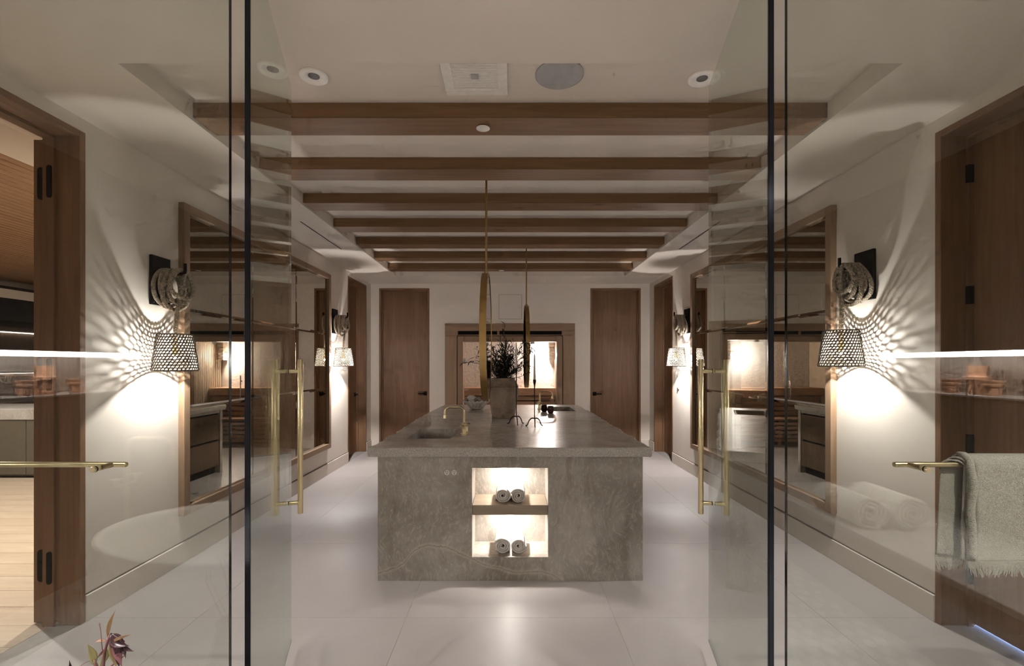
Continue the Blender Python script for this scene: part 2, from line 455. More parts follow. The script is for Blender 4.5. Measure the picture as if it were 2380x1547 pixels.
# side walls with their door openings
DOOR_N = (1.70, 2.637); DOOR_F = (6.90, 7.79); DTOP = 2.745
TH = 0.188
for s, side in ((-1, 'left'), (1, 'right')):
    wb = new(); a, c = s*W, s*(W+TH)
    box(wb, a, c, YG+0.012, DOOR_N[0], 0, HS); box(wb, a, c, DOOR_N[1], DOOR_F[0], 0, HS); box(wb, a, c, DOOR_F[1], YB, 0, HS)
    box(wb, a, c, *DOOR_N, DTOP, HS); box(wb, a, c, *DOOR_F, DTOP, HS)
    tag(obj('wall_'+side, wb, 'plaster'), 'beige plaster %s wall of the bathroom with framed mirror' % side, 'wall', kind='structure')
    # baseboard; the dark strip above paints in the shade of a recess
    for q, (y0, y1) in enumerate(((DOOR_N[1], DOOR_F[0]), (DOOR_F[1], YB-0.015))):
        bb = new(); box(bb, s*(W-0.014), s*W, y0, y1, 0, 0.148, 0.002)
        tag(obj('baseboard_'+side, bb, 'plaster'), ('plain plaster baseboard along the %s wall under the mirror' if q == 0 else 'short plaster baseboard on the %s wall at the back corner') % side, 'baseboard', kind='structure')
        bb = new(); box(bb, s*(W-0.0035), s*W, y0, y1, 0.149, 0.157)
        tag(obj('trim_'+str(1+q+(2 if s > 0 else 0)), bb, 'groove_shade'), ('dark strip painted as the shadow line above the %s baseboard' if q == 0 else 'short dark strip painted as the shadow line above the %s corner baseboard') % side, 'trim', kind='structure')

# back wall with two doors and the sauna portal
BD = ((-2.25, -1.388), (1.374, 2.238)); PX = (-1.12, 1.108); PTOP = 2.137
wb = new(); y0, y1 = YB, YB+0.2
box(wb, -W-TH, BD[0][0], y0, y1, 0, HS); box(wb, BD[0][1], PX[0]+0.03, y0, y1, 0, HS); box(wb, PX[1]-0.03, BD[1][0], y0, y1, 0, HS); box(wb, BD[1][1], W+TH, y0, y1, 0, HS)
box(wb, BD[0][0], BD[0][1], y0, y1, DTOP, HS); box(wb, BD[1][0], BD[1][1], y0, y1, DTOP, HS); box(wb, PX[0]+0.03, PX[1]-0.03, y0, y1, PTOP-0.03, HS)
tag(obj('wall_back', wb, 'plaster'), 'beige plaster back wall around the sauna portal', 'wall', kind='structure')
for q, (x0, x1) in enumerate(((-W+0.015, BD[0][0]), (BD[0][1], PX[0]), (PX[1], BD[1][0]), (BD[1][1], W-0.015))):
    tag(obj('baseboard_back', B(x0, x1, YB-0.014, YB, 0, 0.148, 0.002), 'plaster'), 'plaster baseboard on the back wall, %s' % ('in the left corner', 'between the left door and sauna', 'between the sauna and right door', 'in the right corner')[q], 'baseboard', kind='structure')

# bathroom behind the glass (where the camera stands)
NZ0, NZ1, NY0, NY1 = 1.238, 1.53, -0.74, 1.25
for s, side in ((-1, 'left'), (1, 'right')):
    wb = new(); a, c = s*WB, s*(WB+0.3)
    box(wb, a, c, -3.0, NY0, 0, HS); box(wb, a, c, NY1, YG+0.15, 0, HS)
    box(wb, a, c, NY0, NY1, 0, NZ0); box(wb, a, c, NY0, NY1, NZ1, HS); box(wb, s*(WB+0.26), c, NY0, NY1, NZ0, NZ1)
    box(wb, s*(W+0.0), s*WB, YG+0.012, YG+0.15, 0, HS)
    tag(obj('wall_bath_'+side, wb, 'bath_niche'), 'wood toned bathroom %s wall with a lit candle niche' % side, 'wall', kind='structure')
    n = thing('niche_shelf', (s*(WB+0.13), (NY0+NY1)/2, NZ0), 'stone ledge of the lit wall niche on the %s of the bathroom' % side, 'shelf')
    obj('ledge', B(s*(WB-0.02), s*(WB+0.259), NY0+0.001, NY1-0.001, NZ0+0.001, NZ0+0.014, 0.002), 'floor_tile', n, world=True)
    obj('led_strip', B(s*(WB+0.02), s*(WB+0.045), NY0+0.01, NY1-0.01, NZ1-0.034, NZ1-0.001), 'strip', n, world=True)
tag(obj('wall_front', B(-WB-0.3, WB+0.3, -3.2, -3.0, 0, HS), 'plaster'), 'plaster wall at the far end of the bathroom behind the viewer', 'wall', kind='structure')

# ------------------------------------------------------------------ doors
def uv_box(bm, side, u0, u1, d0, d1, z0, z1, bev=0.0):
    if side == 'left': return box(bm, -W-d0, -W-d1, u0, u1, z0, z1, bev)
    if side == 'right': return box(bm, W+d0, W+d1, u0, u1, z0, z1, bev)
    return box(bm, u0, u1, YB+d0, YB+d1, z0, z1, bev)
def uvp(side, u, d, z):
    return Vector((-W-d, u, z)) if side == 'left' else Vector((W+d, u, z)) if side == 'right' else Vector((u, YB+d, z))
def lever(parent, side, u, d, z, sgn):
    h = obj('door_handle', uv_box(new(), side, u-0.032, u+0.032, d-0.012, d, z-0.032, z+0.032, 0.002), 'black_metal', parent, world=True)
    b = new(); tube(b, [uvp(side, u, d-0.012, z), uvp(side, u, d-0.045, z), uvp(side, u+sgn*0.01, d-0.055, z), uvp(side, u+sgn*0.115, d-0.055, z)], 0.009, 8)
    obj('lever', b, 'black_metal', h, world=True)
def door(num, side, u0, u1, recess, label, closed=True, hinge_z=(), hinge_u=None, handle=None, gap=0.004, depth=TH):
    J = 0.036
    t = thing('door_%d' % num, uvp(side, (u0+u1)/2, 0.1, 0), label, 'door', kind='structure')
    wm, hm = 'oak', ('oak_x' if side == 'back' else 'oak_h')
    for a, b in ((u0, u0+J), (u1-J, u1)):
        obj('jamb', uv_box(new(), side, a, b, -0.006, depth, 0, DTOP, 0.002), wm, t, world=True)
    obj('head_jamb', uv_box(new(), side, u0+J, u1-J, -0.006, depth, DTOP-J, DTOP, 0.002), hm, t, world=True)
    # door stop
    for a, b in ((u0+J, u0+J+0.014), (u1-J-0.014, u1-J)):
        obj('door_stop', uv_box(new(), side, a, b, recess-0.03 if closed else 0.125, recess-0.001 if closed else depth, 0, DTOP-J), wm, t, world=True)
    obj('door_stop', uv_box(new(), side, u0+J+0.014, u1-J-0.014, recess-0.03 if closed else 0.125, recess-0.001 if closed else depth, DTOP-J-0.014, DTOP-J), hm, t, world=True)
    if closed:
        leaf = obj('door_leaf', uv_box(new(), side, u0+J+0.003, u1-J-0.003, recess, recess+0.045, gap, DTOP-J-0.003, 0.002), wm, t, world=True)
        for z in hinge_z:
            obj('hinge', uv_box(new(), side, hinge_u-0.02, hinge_u+0.012, recess-0.034, recess-0.001, z-0.05, z+0.05, 0.004), 'black_metal', t, world=True)
        if handle: lever(t, side, handle[0], recess, handle[1], handle[2])
    return t
# near left: swung open flat against the far side of the wall; pill shaped concealed hinges
d1 = door(1, 'left', *DOOR_N, 0.16, 'open oak door in the left wall beside the glass screen, next room beyond', closed=False)
obj('door_leaf', B(-W-TH-0.009, -W-TH-0.080, DOOR_N[1]-0.02, DOOR_N[1]+0.86, 0.006, 2.70, 0.002), 'oak', d1, world=True)
def pill(cx, cy, cz, w_, h_, th):
    b = new(); r = w_/2; out = []
    for sg in (1, -1):
        for i in range(9):
            a = (0 if sg > 0 else PI)+PI*i/8
            out.append((cx+r*math.cos(a), cz+sg*(h_/2-r)+r*math.sin(a)))
    f = [b.verts.new((x, cy, z)) for x, z in out]; g = [b.verts.new((x, cy+th, z)) for x, z in out]
    b.faces.new(f); b.faces.new(g[::-1])
    for i in range(len(f)): b.faces.new((f[i], g[i], g[(i+1) % len(f)], f[(i+1) % len(f)]))
    return b
yl = DOOR_N[1]-0.036
for z in (2.455, 1.39, 0.324):
    hg = obj('hinge', pill(-W-TH-0.036, DOOR_N[1]-0.0235, z, 0.040, 0.18, 0.006), 'black_metal', d1, world=True)
    obj('hinge_plate', pill(-W-TH+0.039, yl-0.019, z, 0.028, 0.18, 0.005), 'black_metal', hg, world=True)
    obj('hinge_knuckle', B(-W-TH-0.022, -W-TH+0.030, DOOR_N[1]-0.044, DOOR_N[1]-0.024, z-0.028, z+0.028), 'black_metal', hg, world=True)
door(2, 'right', *DOOR_N, 0.165, 'closed oak door in the right wall behind the hanging towel', hinge_z=(2.50, 1.83, 1.01, 0.285), hinge_u=DOOR_N[1]-0.036, gap=0.016)
door(3, 'left', *DOOR_F, 0.15, 'narrow oak door in the left wall beyond the far sconce', handle=(DOOR_F[1]-0.13, 0.95, -1))
door(4, 'right', *DOOR_F, 0.15, 'narrow oak door in the right wall beyond the far sconce', hinge_z=(2.45, 1.7, 0.95, 0.3), hinge_u=DOOR_F[0]+0.05)
door(5, 'back', *BD[0], 0.09, 'oak door in the back wall left of the sauna portal', handle=(BD[0][1]-0.085, 0.935, -1), depth=0.2)
door(6, 'back', *BD[1], 0.09, 'oak door in the back wall right of the sauna portal', handle=(BD[1][0]+0.085, 0.93, 1), depth=0.2)
# closed-off rooms behind the closed doors: dark, except bluish daylight under the near right one
for nm, bx, lb in (('wall_closet_left', (-W-TH-0.12, -W-TH-0.1, DOOR_F[0]-0.1, DOOR_F[1]+0.1), 'plain wall behind the far left side door'),
                   ('wall_closet_right', (W+TH+0.1, W+TH+0.12, DOOR_F[0]-0.1, DOOR_F[1]+0.1), 'plain wall behind the far right side door')):
    tag(obj(nm, B(*bx, 0, HS), 'plaster'), lb, 'wall', kind='structure')
la = bpy.data.lights.new('blue_daylight', 'AREA'); la.shape = 'RECTANGLE'; la.size = 0.9; la.size_y = 0.6; la.energy = 30; la.color = (0.32, 0.5, 1.0)
lo = bpy.data.objects.new('blue_daylight', la); COL.objects.link(lo); lo.location = (W+1.0, 2.17, 0.5); lo.rotation_euler = (0, math.radians(70), 0)
tag(obj('wall_side_room', B(W+TH+1.2, W+TH+1.3, 1.2, 3.4, 0, HS), 'plaster'), 'plain wall of the room behind the closed right door', 'wall', kind='structure')
tag(obj('floor_side_room', B(W+0.0, W+TH+1.3, 1.2, 3.4, -0.1, -0.001), 'floor_tile'), 'stone floor of the room behind the closed right door', 'floor', kind='structure')

# ------------------------------------------------------------------ the room beyond the open door
RX0 = -8.4
nr = thing('floor_next_room', (-5.5, 4.5, 0), 'pale oak plank floor of the room beyond the open door', 'floor', kind='structure')
obj('subfloor', B(RX0, -W-0.16, 0.6, 9.2, -0.12, -0.012), 'grout', nr, world=True)
ob0 = None
for j in range(36):
    y0 = 0.9+j*0.2
    if y0 > 8.0: break
    if ob0 is None:
        ob0 = obj('plank', B(-2.9, 2.95, -0.0985, 0.0985, -0.011, 0.0), 'floor_wood', nr); ob0.location = (0, y0-4.5, 0)
    else: share('plank', ob0, nr, (0, y0-4.5, 0))
cn = thing('ceiling_next_room', (-5.5, 4.5, 2.8), 'oak slatted ceiling of the room beyond the open door', 'ceiling', kind='structure')
obj('ceiling_board', B(RX0, -W-TH, 0.4, 9.2, 2.845, 2.95), 'plaster_ceiling', cn, world=True)
obj('ceiling_border', B(-3.27, -W-TH-0.08, 0.4, 9.2, 2.80, 2.844), 'plaster_ceiling', cn, world=True)
s0 = None
k = 0; x = -3.31
while x > -8.2:
    if s0 is None:
        s0 = obj('slat', B(-0.034, 0.034, -4.0, 3.9, 0, 0.040), 'slat_wood', cn); s0.location = (x+5.5, 0, 0)
    else: share('slat', s0, cn, (x+5.5, 0, 0))
    x -= 0.088
tag(obj('wall_next_room', B(RX0-0.15, RX0, 0.4, 9.2, 0, 2.95), 'plaster'), 'plain far wall of the room beyond the open door', 'wall', kind='structure')
tag(obj('wall_next_room_end', B(RX0, -W-TH, 9.0, 9.2, 0, 2.95), 'plaster'), 'plain end wall of the room beyond the open door', 'wall', kind='structure')
tag(obj('wall_next_room_near', B(RX0, -WB-0.3, 0.4, 0.6, 0, 2.95), 'plaster'), 'near end wall of the room beyond the open door', 'wall', kind='structure')
# counter unit seen through the doorway
cu = thing('storage_counter', (-6.6, 6.3, 0), 'olive drawer unit with a thick stone top seen through the open door', 'cabinet')
obj('carcass', B(-8.0, -5.2, 5.96, 6.7, 0.03, 0.74, 0.002), 'olive_paint', cu, world=True)
obj('stone_top', B(-8.03, -5.17, 5.92, 6.72, 0.741, 0.88, 0.006), 'quartzite', cu, world=True)
obj('plinth', B(-7.95, -5.25, 5.98, 6.68, 0.0, 0.03), 'black_metal', cu, world=True)
for q in range(3):
    x0 = -7.98+q*0.925
    dr = obj('drawer_front', B(x0+0.004, x0+0.92, 5.935, 5.959, 0.05, 0.735, 0.002), 'olive_paint', cu, world=True)
    b = new(); lathe(b, [(0.006, 0), (0.006, -0.018), (0.018, -0.022), (0.022, -0.032), (0.016, -0.042), (0.0, -0.044)], 14, (x0+0.46, 5.935, 0.42), 'Y')
    obj('knob', b, 'black_metal', dr, smooth=True, world=True)
# tall shelving with lit shelves on the far wall
sh = thing('wall_shelving', (-7.95, 7.2, 0), 'dark tall shelving with small lit shelves seen through the open door', 'shelving')
obj('back_panel', B(-8.39, -8.36, 5.0, 8.9, 0.0, 2.74), 'dark_wood', sh, world=True)
obj('top_cabinet', B(-8.36, -7.75, 5.0, 8.9, 2.12, 2.46), 'dark_void', sh, world=True)
obj('fascia', B(-8.36, -7.74, 5.0, 8.9, 2.461, 2.60), 'plaster', sh, world=True)
for z in (1.98, 1.65, 1.30):
    s_ = obj('shelf', B(-8.36, -7.85, 5.0, 8.9, z, z+0.04), 'dark_wood', sh, world=True)
    obj('light_strip', B(-8.34, -8.32, 5.2, 8.8, z-0.012, z-0.001), 'strip_dim', s_, world=True)
obj('base_cabinet', B(-8.36, -7.7, 6.9, 8.9, 0.0, 0.85), 'dark_wood', sh, world=True)
def downlight(loc, label, group, power, color=(1, 0.95, 0.90), r=0.06, spread=PI*0.85):
    t = thing('downlight', loc, label, 'ceiling light', group)
    b = new(); lathe(b, [(r+0.012, -0.0005), (r+0.012, -0.007), (r+0.006, -0.012), (r-0.002, -0.012), (r*0.5, -0.003), (r*0.46, -0.0005)], 32)
    for f_ in [f for f in b.faces if len(f.verts) > 4]: b.faces.remove(f_)
    obj('trim_ring', b, 'downlight_white', t, smooth=True, autos=60)
    b = new(); lathe(b, [(0.0, -0.0035), (r*0.46, -0.0030), (r*0.46, -0.0008), (0.0, -0.0008)], 20)
    obj('lens', b, 'lens_grey', t)
    if power:
        l = bpy.data.lights.new('added_downlight', 'AREA'); l.shape = 'DISK'; l.size = r*1.2; l.energy = power; l.color = color; l.spread = spread
        o = bpy.data.objects.new('added_downlight', l); COL.objects.link(o); o.parent = t; o.location = (0, 0, -0.014)
    return t
for q, (x, y) in enumerate(((-3.0, 3.9), (-4.3, 3.6), (-6.0, 4.6))):  # unseen downlights added to light the next room
    downlight((x, y, 2.80), 'unseen round downlight added to light the next room, %s' % ('in the plaster border', 'in the slats near the door', 'in the slats before the counter')[q], 'added next room downlights', P_ROOM, spread=PI)

# ================================================================== BEAMS AND CEILING FITTINGS
ordn = ['first', 'second', 'third', 'fourth', 'fifth', 'sixth', 'seventh']
beam0 = None
for i in range(7):
    y = 2.643+0.70*i
    if beam0 is None:
        b = B(-T+0.002, T-0.002, 0, 0.21, -0.085, 0.0, 0.004, 2)
        beam0 = obj('ceiling_beam', b, 'oak_beam', at=(0, 0, 0)); o = beam0
    else: o = beam0.copy(); COL.objects.link(o)
    o.location = (0, y, HT-0.0005)
    tag(o, 'broad oak ceiling beam, %s counted from the glass doors' % ordn[i] if i < 6 else 'oak ceiling beam farthest from the glass doors, nearest the back wall', 'beam', 'oak ceiling beams')
downlight((-1.005, 2.40, HT), 'white recessed round downlight in the tray ceiling, left one', 'tray downlights', 0)
downlight((0.99, 2.42, HT), 'white recessed round downlight in the tray ceiling, right one', 'tray downlights', 0)
fan = thing('exhaust_fan', (-0.18, 2.385, HT), 'square white slatted exhaust fan grille in the tray ceiling', 'fan grille')
b = new(); z0, z1 = -0.014, 0.0
ox, ix = 0.165, 0.115
for (a, c, d, e) in ((-ox, ox, -ox, -ix), (-ox, ox, ix, ox), (-ox, -ix, -ix, ix), (ix, ox, -ix, ix)): box(b, a, c, d, e, z0, z1, 0.003)
obj('frame', b, 'fan_white', fan); obj('backing', B(-ix, ix, -ix, ix, -0.003, -0.0005), 'socket_dark', fan)
sl = None
for q in range(17):
    y = -ix+0.007+q*(2*ix-0.014)/16
    if sl is None: sl = obj('slat', B(-ix, ix, -0.0052, 0.0052, -0.011, -0.003), 'fan_white', fan); sl.location = (0, y, 0)
    else: share('slat', sl, fan, (0, y, 0))
obj('sensor', B(-0.019, 0.019, -0.022, 0.018, -0.017, -0.011, 0.002), 'speaker_grey', fan)
sp = thing('ceiling_speaker', (0.25, 2.384, HT), 'round grey ceiling speaker grille beside the exhaust fan', 'speaker')
b = new(); lathe(b, [(0.0, -0.0075), (0.118, -0.0075), (0.118, -0.0005), (0.0, -0.0005)], 48); obj('grille', b, 'speaker_grey', sp)
b = new(); lathe(b, [(0.1185, -0.0005), (0.1185, -0.008), (0.121, -0.0085), (0.1225, -0.006), (0.1225, -0.0005)], 48); obj('rim', b, 'speaker_grey', sp, smooth=True)
for (x, y, lb) in ((-0.16, 2.755, 'white round sprinkler cover under the nearest beam'), (-0.13, 6.95, 'small white round sprinkler cover under the farthest beam')):
    t = thing('sprinkler_cover', (x, y, HT-0.0865), lb, 'sprinkler', 'sprinkler covers')
    b = new(); lathe(b, [(0.0, -0.007), (0.036, -0.007), (0.040, -0.005), (0.040, -0.003), (0.0, -0.003)], 28); obj('cap', b, 'white_plastic', t, smooth=True, autos=40)
    b = new(); lathe(b, [(0.0, -0.003), (0.037, -0.003), (0.037, 0.0), (0.0, 0.0)], 28); obj('neck', b, 'dark_void', t)
for s, side in ((-1, 'left'), (1, 'right')):
    t = thing('slot_diffuser', (s*2.02, 5.06, HS), 'thin dark linear air slot in the %s soffit' % side, 'air vent', 'soffit air slots')
    obj('slot', B(-0.008, 0.008, -0.55, 0.55, -0.0015, -0.0005), 'dark_void', t)
    b = new()
    for (x0, x1, y0, y1) in ((-0.011, -0.008, -0.553, 0.553), (0.008, 0.011, -0.553, 0.553), (-0.008, 0.008, -0.553, -0.55), (-0.008, 0.008, 0.55, 0.553)): box(b, x0, x1, y0, y1, -0.003, -0.0003)
    obj('slot_frame', b, 'plaster_ceiling', t)
# unseen bathroom downlights, added to light the room from the viewer's side
for q, (x, y) in enumerate(((-0.9, -1.3), (0.9, -1.3), (-1.45, 0.35), (1.5, 0.35))):
    downlight((x, y, HS), 'unseen round bathroom downlight %s, added for its light' % ('behind the viewer on the left', 'behind the viewer on the right', 'above the tub', 'above the pebble shower floor')[q], 'added bathroom downlights', P_BATH*(1, 1, 2.4, 2.9)[q], spread=PI*(0.85 if q < 2 else 0.62))
hp = thing('access_panel', (0.0, YB, 2.21), 'square plaster access panel with a small lock on the back wall', 'panel')
obj('panel_frame', B(-0.205, 0.205, -0.003, -0.0005, 0.0, 0.435), 'plaster', hp)
obj('gap', B(-0.197, 0.197, -0.0036, -0.003, 0.006, 0.427), 'socket_dark', hp)
obj('door', B(-0.193, 0.193, -0.0065, -0.0036, 0.010, 0.423), 'plaster', hp)
b = new(); lathe(b, [(0.0, -0.010), (0.010, -0.010), (0.010, -0.0065), (0.0, -0.0065)], 16, (0.16, 0, 0.20), 'Y'); obj('lock', b, 'steel', hp)

# ================================================================== SAUNA
SX0, SX1, SY1, SZ = -1.07, 0.87, 9.15, 2.12
sb = new()
box(sb, SX0-0.15, SX0, YB+0.2, SY1+0.15, 0, SZ+0.1); box(sb, SX1, SX1+0.15, YB+0.2, SY1+0.15, 0, SZ+0.1)
box(sb, SX0-0.15, SX1+0.15, YB+0.2, SY1+0.15, SZ, SZ+0.1); box(sb, SX0-0.15, SX1+0.15, SY1+0.05, SY1+0.15, 0, SZ)
tag(obj('wall_sauna', sb, 'sauna_wood_v'), 'wood lined sauna shell behind the back wall', 'wall', kind='structure')
tag(obj('floor_sauna', B(SX0-0.15, SX1+0.15, YB, SY1, -0.1, 0.0), 'floor_tile'), 'stone floor inside the sauna', 'floor', kind='structure')
# hammered stone back wall
b = new(); nx, nz = 190, 116
grid = []
for j in range(nz+1):
    row = []
    for i in range(nx+1):
        x = SX0+0.005+(SX1-SX0-0.01)*i/nx; z = 0.9+(SZ-0.9-0.002)*j/nz
        n_ = noise.noise(Vector((x*38, 3.1, z*46)))*0.0042+noise.noise(Vector((x*75, 7.7, z*80)))*0.003
        row.append(b.verts.new((x, SY1-0.02+n_, z)))
    grid.append(row)
for j in range(nz):
    for i in range(nx): b.faces.new((grid[j][i], grid[j][i+1], grid[j+1][i+1], grid[j+1][i]))
bk = [[b.verts.new((x, SY1+0.045, z)) for x in (SX0+0.005, SX1-0.005)] for z in (0.9, SZ-0.002)]
b.faces.new((bk[0][0], bk[0][1], bk[1][1], bk[1][0]))
b.faces.new(grid[0]+[bk[0][1], bk[0][0]]); b.faces.new(grid[-1][::-1]+[bk[1][0], bk[1][1]])
b.faces.new([r[0] for r in grid][::-1]+[bk[0][0], bk[1][0]]); b.faces.new([r[-1] for r in grid]+[bk[1][1], bk[0][1]])
tag(obj('wall_sauna_stone', b, 'rough_stone', smooth=True), 'pale rough hewn stone wall inside the sauna', 'wall', kind='structure')
# upright slats lining the right side wall
vs = thing('slat_lining', (SX1, 8.65, 0), 'upright pale slats lining the right sauna wall', 'wall panelling')
q0 = None
for q in range(15):
    y = -0.38+q*0.056
    if q0 is None: q0 = obj('slat', B(-0.022, -0.001, -0.019, 0.019, 0.0, SZ-0.005, 0.002), 'sauna_wood_v', vs); q0.location = (0, y, 0)
    else: share('slat', q0, vs, (0, y, 0))
# benches
def plank_row(parent, name, x0, x1, y_list, w_, z0, z1, mt):
    for y in y_list: obj(name, B(x0, x1, y, y+w_, z0, z1, 0.004), mt, parent, world=True)
b1 = thing('sauna_bench', (-0.1, 8.95, 0), 'upper wooden sauna bench against the stone wall', 'bench', 'sauna benches')
plank_row(b1, 'seat_plank', SX0+0.01, SX1-0.03, [8.72+0.104*k for k in range(4)], 0.098, 0.96, 1.0, 'sauna_wood')
obj('front_board', B(SX0+0.01, SX1-0.03, 8.70, 8.719, 0.86, 0.998, 0.003), 'sauna_wood', b1, world=True)
for z in (0.48, 0.575, 0.67, 0.765):
    obj('riser_slat', B(SX0+0.01, SX1-0.03, 8.79, 8.81, z, z+0.075, 0.003), 'sauna_wood', b1, world=True)
for x in (SX0+0.06, -0.1, SX1-0.12): obj('post', B(x, x+0.05, 8.811, 8.86, 0.0, 0.96), 'sauna_wood', b1, world=True)
b2 = thing('sauna_bench', (-0.1, 8.55, 0), 'lower slatted sauna bench in front of the upper one', 'bench', 'sauna benches')
plank_row(b2, 'seat_plank', SX0+0.01, SX1-0.03, [8.36+0.104*k for k in range(3)], 0.098, 0.44, 0.475, 'sauna_wood')
for z in (0.05, 0.125, 0.20, 0.275, 0.35):
    obj('riser_slat', B(SX0+0.01, SX1-0.03, 8.38, 8.40, z, z+0.05, 0.003), 'sauna_wood', b2, world=True)
for x in (SX0+0.06, -0.1, SX1-0.12): obj('post', B(x, x+0.05, 8.401, 8.45, 0.0, 0.44), 'sauna_wood', b2, world=True)
# corner lamp behind a slatted wooden guard
sl_ = thing('sauna_lamp', (0.79, 9.03, 1.45), 'glowing sauna corner lamp behind a slatted wooden guard', 'lamp')
for k in range(6):
    obj('guard_slat', B(-0.055, 0.055, -0.075, -0.062, 0.08+k*0.062, 0.112+k*0.062, 0.002), 'sauna_wood_v', sl_)
for x in (-0.055, 0.045): obj('guard_rail', B(x, x+0.010, -0.061, 0.06, 0.07, 0.43), 'sauna_wood_v', sl_)
b = new(); bmesh.ops.create_icosphere(b, subdivisions=2, radius=0.024, matrix=Matrix.Translation((-0.085, -0.02, 0.16))); obj('bulb', b, 'sauna_bulb', sl_, smooth=True)
b = new(); lathe(b, [(0.0, 0.19), (0.02, 0.19), (0.022, 0.215), (0.0, 0.215)], 14, (-0.085, -0.02, 0)); obj('socket', b, 'white_plastic', sl_)
obj('bracket', B(-0.105, 0.045, -0.03, -0.01, 0.216, 0.23), 'sauna_wood_v', sl_)
# portal frame
pt = thing('trim_5', (-0.006, YB, 0), 'wide pale oak portal frame around the sauna with a dark air slot', 'door frame', kind='structure')
YF = YB-0.02
obj('stile', B(PX[0], PX[0]+0.205, YF, YB+0.19, 0, 1.935, 0.002), 'oak_pale', pt, world=True)
obj('stile', B(PX[1]-0.205, PX[1], YF, YB+0.19, 0, 1.935, 0.002), 'oak_pale', pt, world=True)
vz0, vz1 = 1.95, 2.012
obj('header_lower', B(PX[0], PX[1], YF, YB+0.19, 1.9355, vz0, 0.0), 'oak_pale_x', pt, world=True)
obj('header', B(PX[0], PX[1], YF, YB+0.19, vz1, PTOP, 0.002), 'oak_pale_x', pt, world=True)
for (x0, x1) in ((PX[0], PX[0]+0.225), (-0.225, -0.185), (PX[1]-0.225, PX[1])): obj('header_block', B(x0, x1, YF, YB+0.19, vz0+0.0005, vz1-0.0005), 'oak_pale_x', pt, world=True)
sl2 = obj('air_slot', B(PX[0]+0.226, PX[1]-0.226, YB+0.01, YB+0.05, vz0+0.001, vz1-0.001), 'dark_void', pt, world=True)
for k in range(3): obj('louvre', B(PX[0]+0.226, PX[1]-0.226, YB-0.012, YB+0.009, vz0+0.010+k*0.018, vz0+0.015+k*0.018), 'black_metal', pt, world=True)
# inner frame with a shadow line
FX0, FX1 = -0.812, 0.797
obj('shadow_line', B(PX[0]+0.2055, FX0-0.205+0.1, YB+0.0, YB+0.18, 0, 1.93), 'dark_void', pt, world=True)
obj('inner_stile', B(PX[0]+0.214, FX0, YB-0.012, YB+0.195, 0, 1.925, 0.002), 'oak_pale', pt, world=True)
obj('inner_stile', B(FX1, PX[1]-0.214, YB-0.012, YB+0.195, 0, 1.925, 0.002), 'oak_pale', pt, world=True)
obj('shadow_line', B(PX[0]+0.2055, PX[1]-0.2055, YB+0.004, YB+0.18, 1.925, 1.935), 'dark_void', pt, world=True)
obj('shadow_line', B(PX[1]-0.214, PX[1]-0.2055, YB+0.004, YB+0.18, 0, 1.925), 'dark_void', pt, world=True)
obj('inner_head', B(FX0, FX1, YB-0.012, YB+0.195, 1.83, 1.9249, 0.002), 'oak_pale_x', pt, world=True)
# frameless glass front of the sauna
gd = thing('sauna_glass_door', (-0.36, YB+0.1, 0), 'clear frameless sauna door with slim upright handle, left half', 'glass door')
obj('pane', B(FX0+0.004, -0.004, YB+0.10, YB+0.108, 0.01, 1.826), 'glass_clear', gd, world=True)
b = new(); tube(b, [(-0.09, YB+0.055, 0.75), (-0.09, YB+0.055, 1.25)], 0.010, 10)
for z in (0.85, 1.15): tube(b, [(-0.09, YB+0.055, z), (-0.09, YB+0.0995, z)], 0.007, 8)
obj('handle', b, 'steel', gd, smooth=True, world=True)
for z in (0.35, 1.5): obj('hinge', B(FX0+0.001, FX0+0.05, YB+0.085, YB+0.099, z-0.045, z+0.045, 0.003), 'steel', gd, world=True)
gp = thing('sauna_glass_panel', (0.4, YB+0.1, 0), 'fixed clear glass panel of the sauna front, right half', 'glass panel')
obj('pane', B(0.004, FX1-0.001, YB+0.10, YB+0.108, 0.0, 1.829), 'glass_clear', gp, world=True)
obj('clip', B(0.35, 0.42, YB+0.092, YB+0.0995, 1.795, 1.829, 0.002), 'steel', gp, world=True)

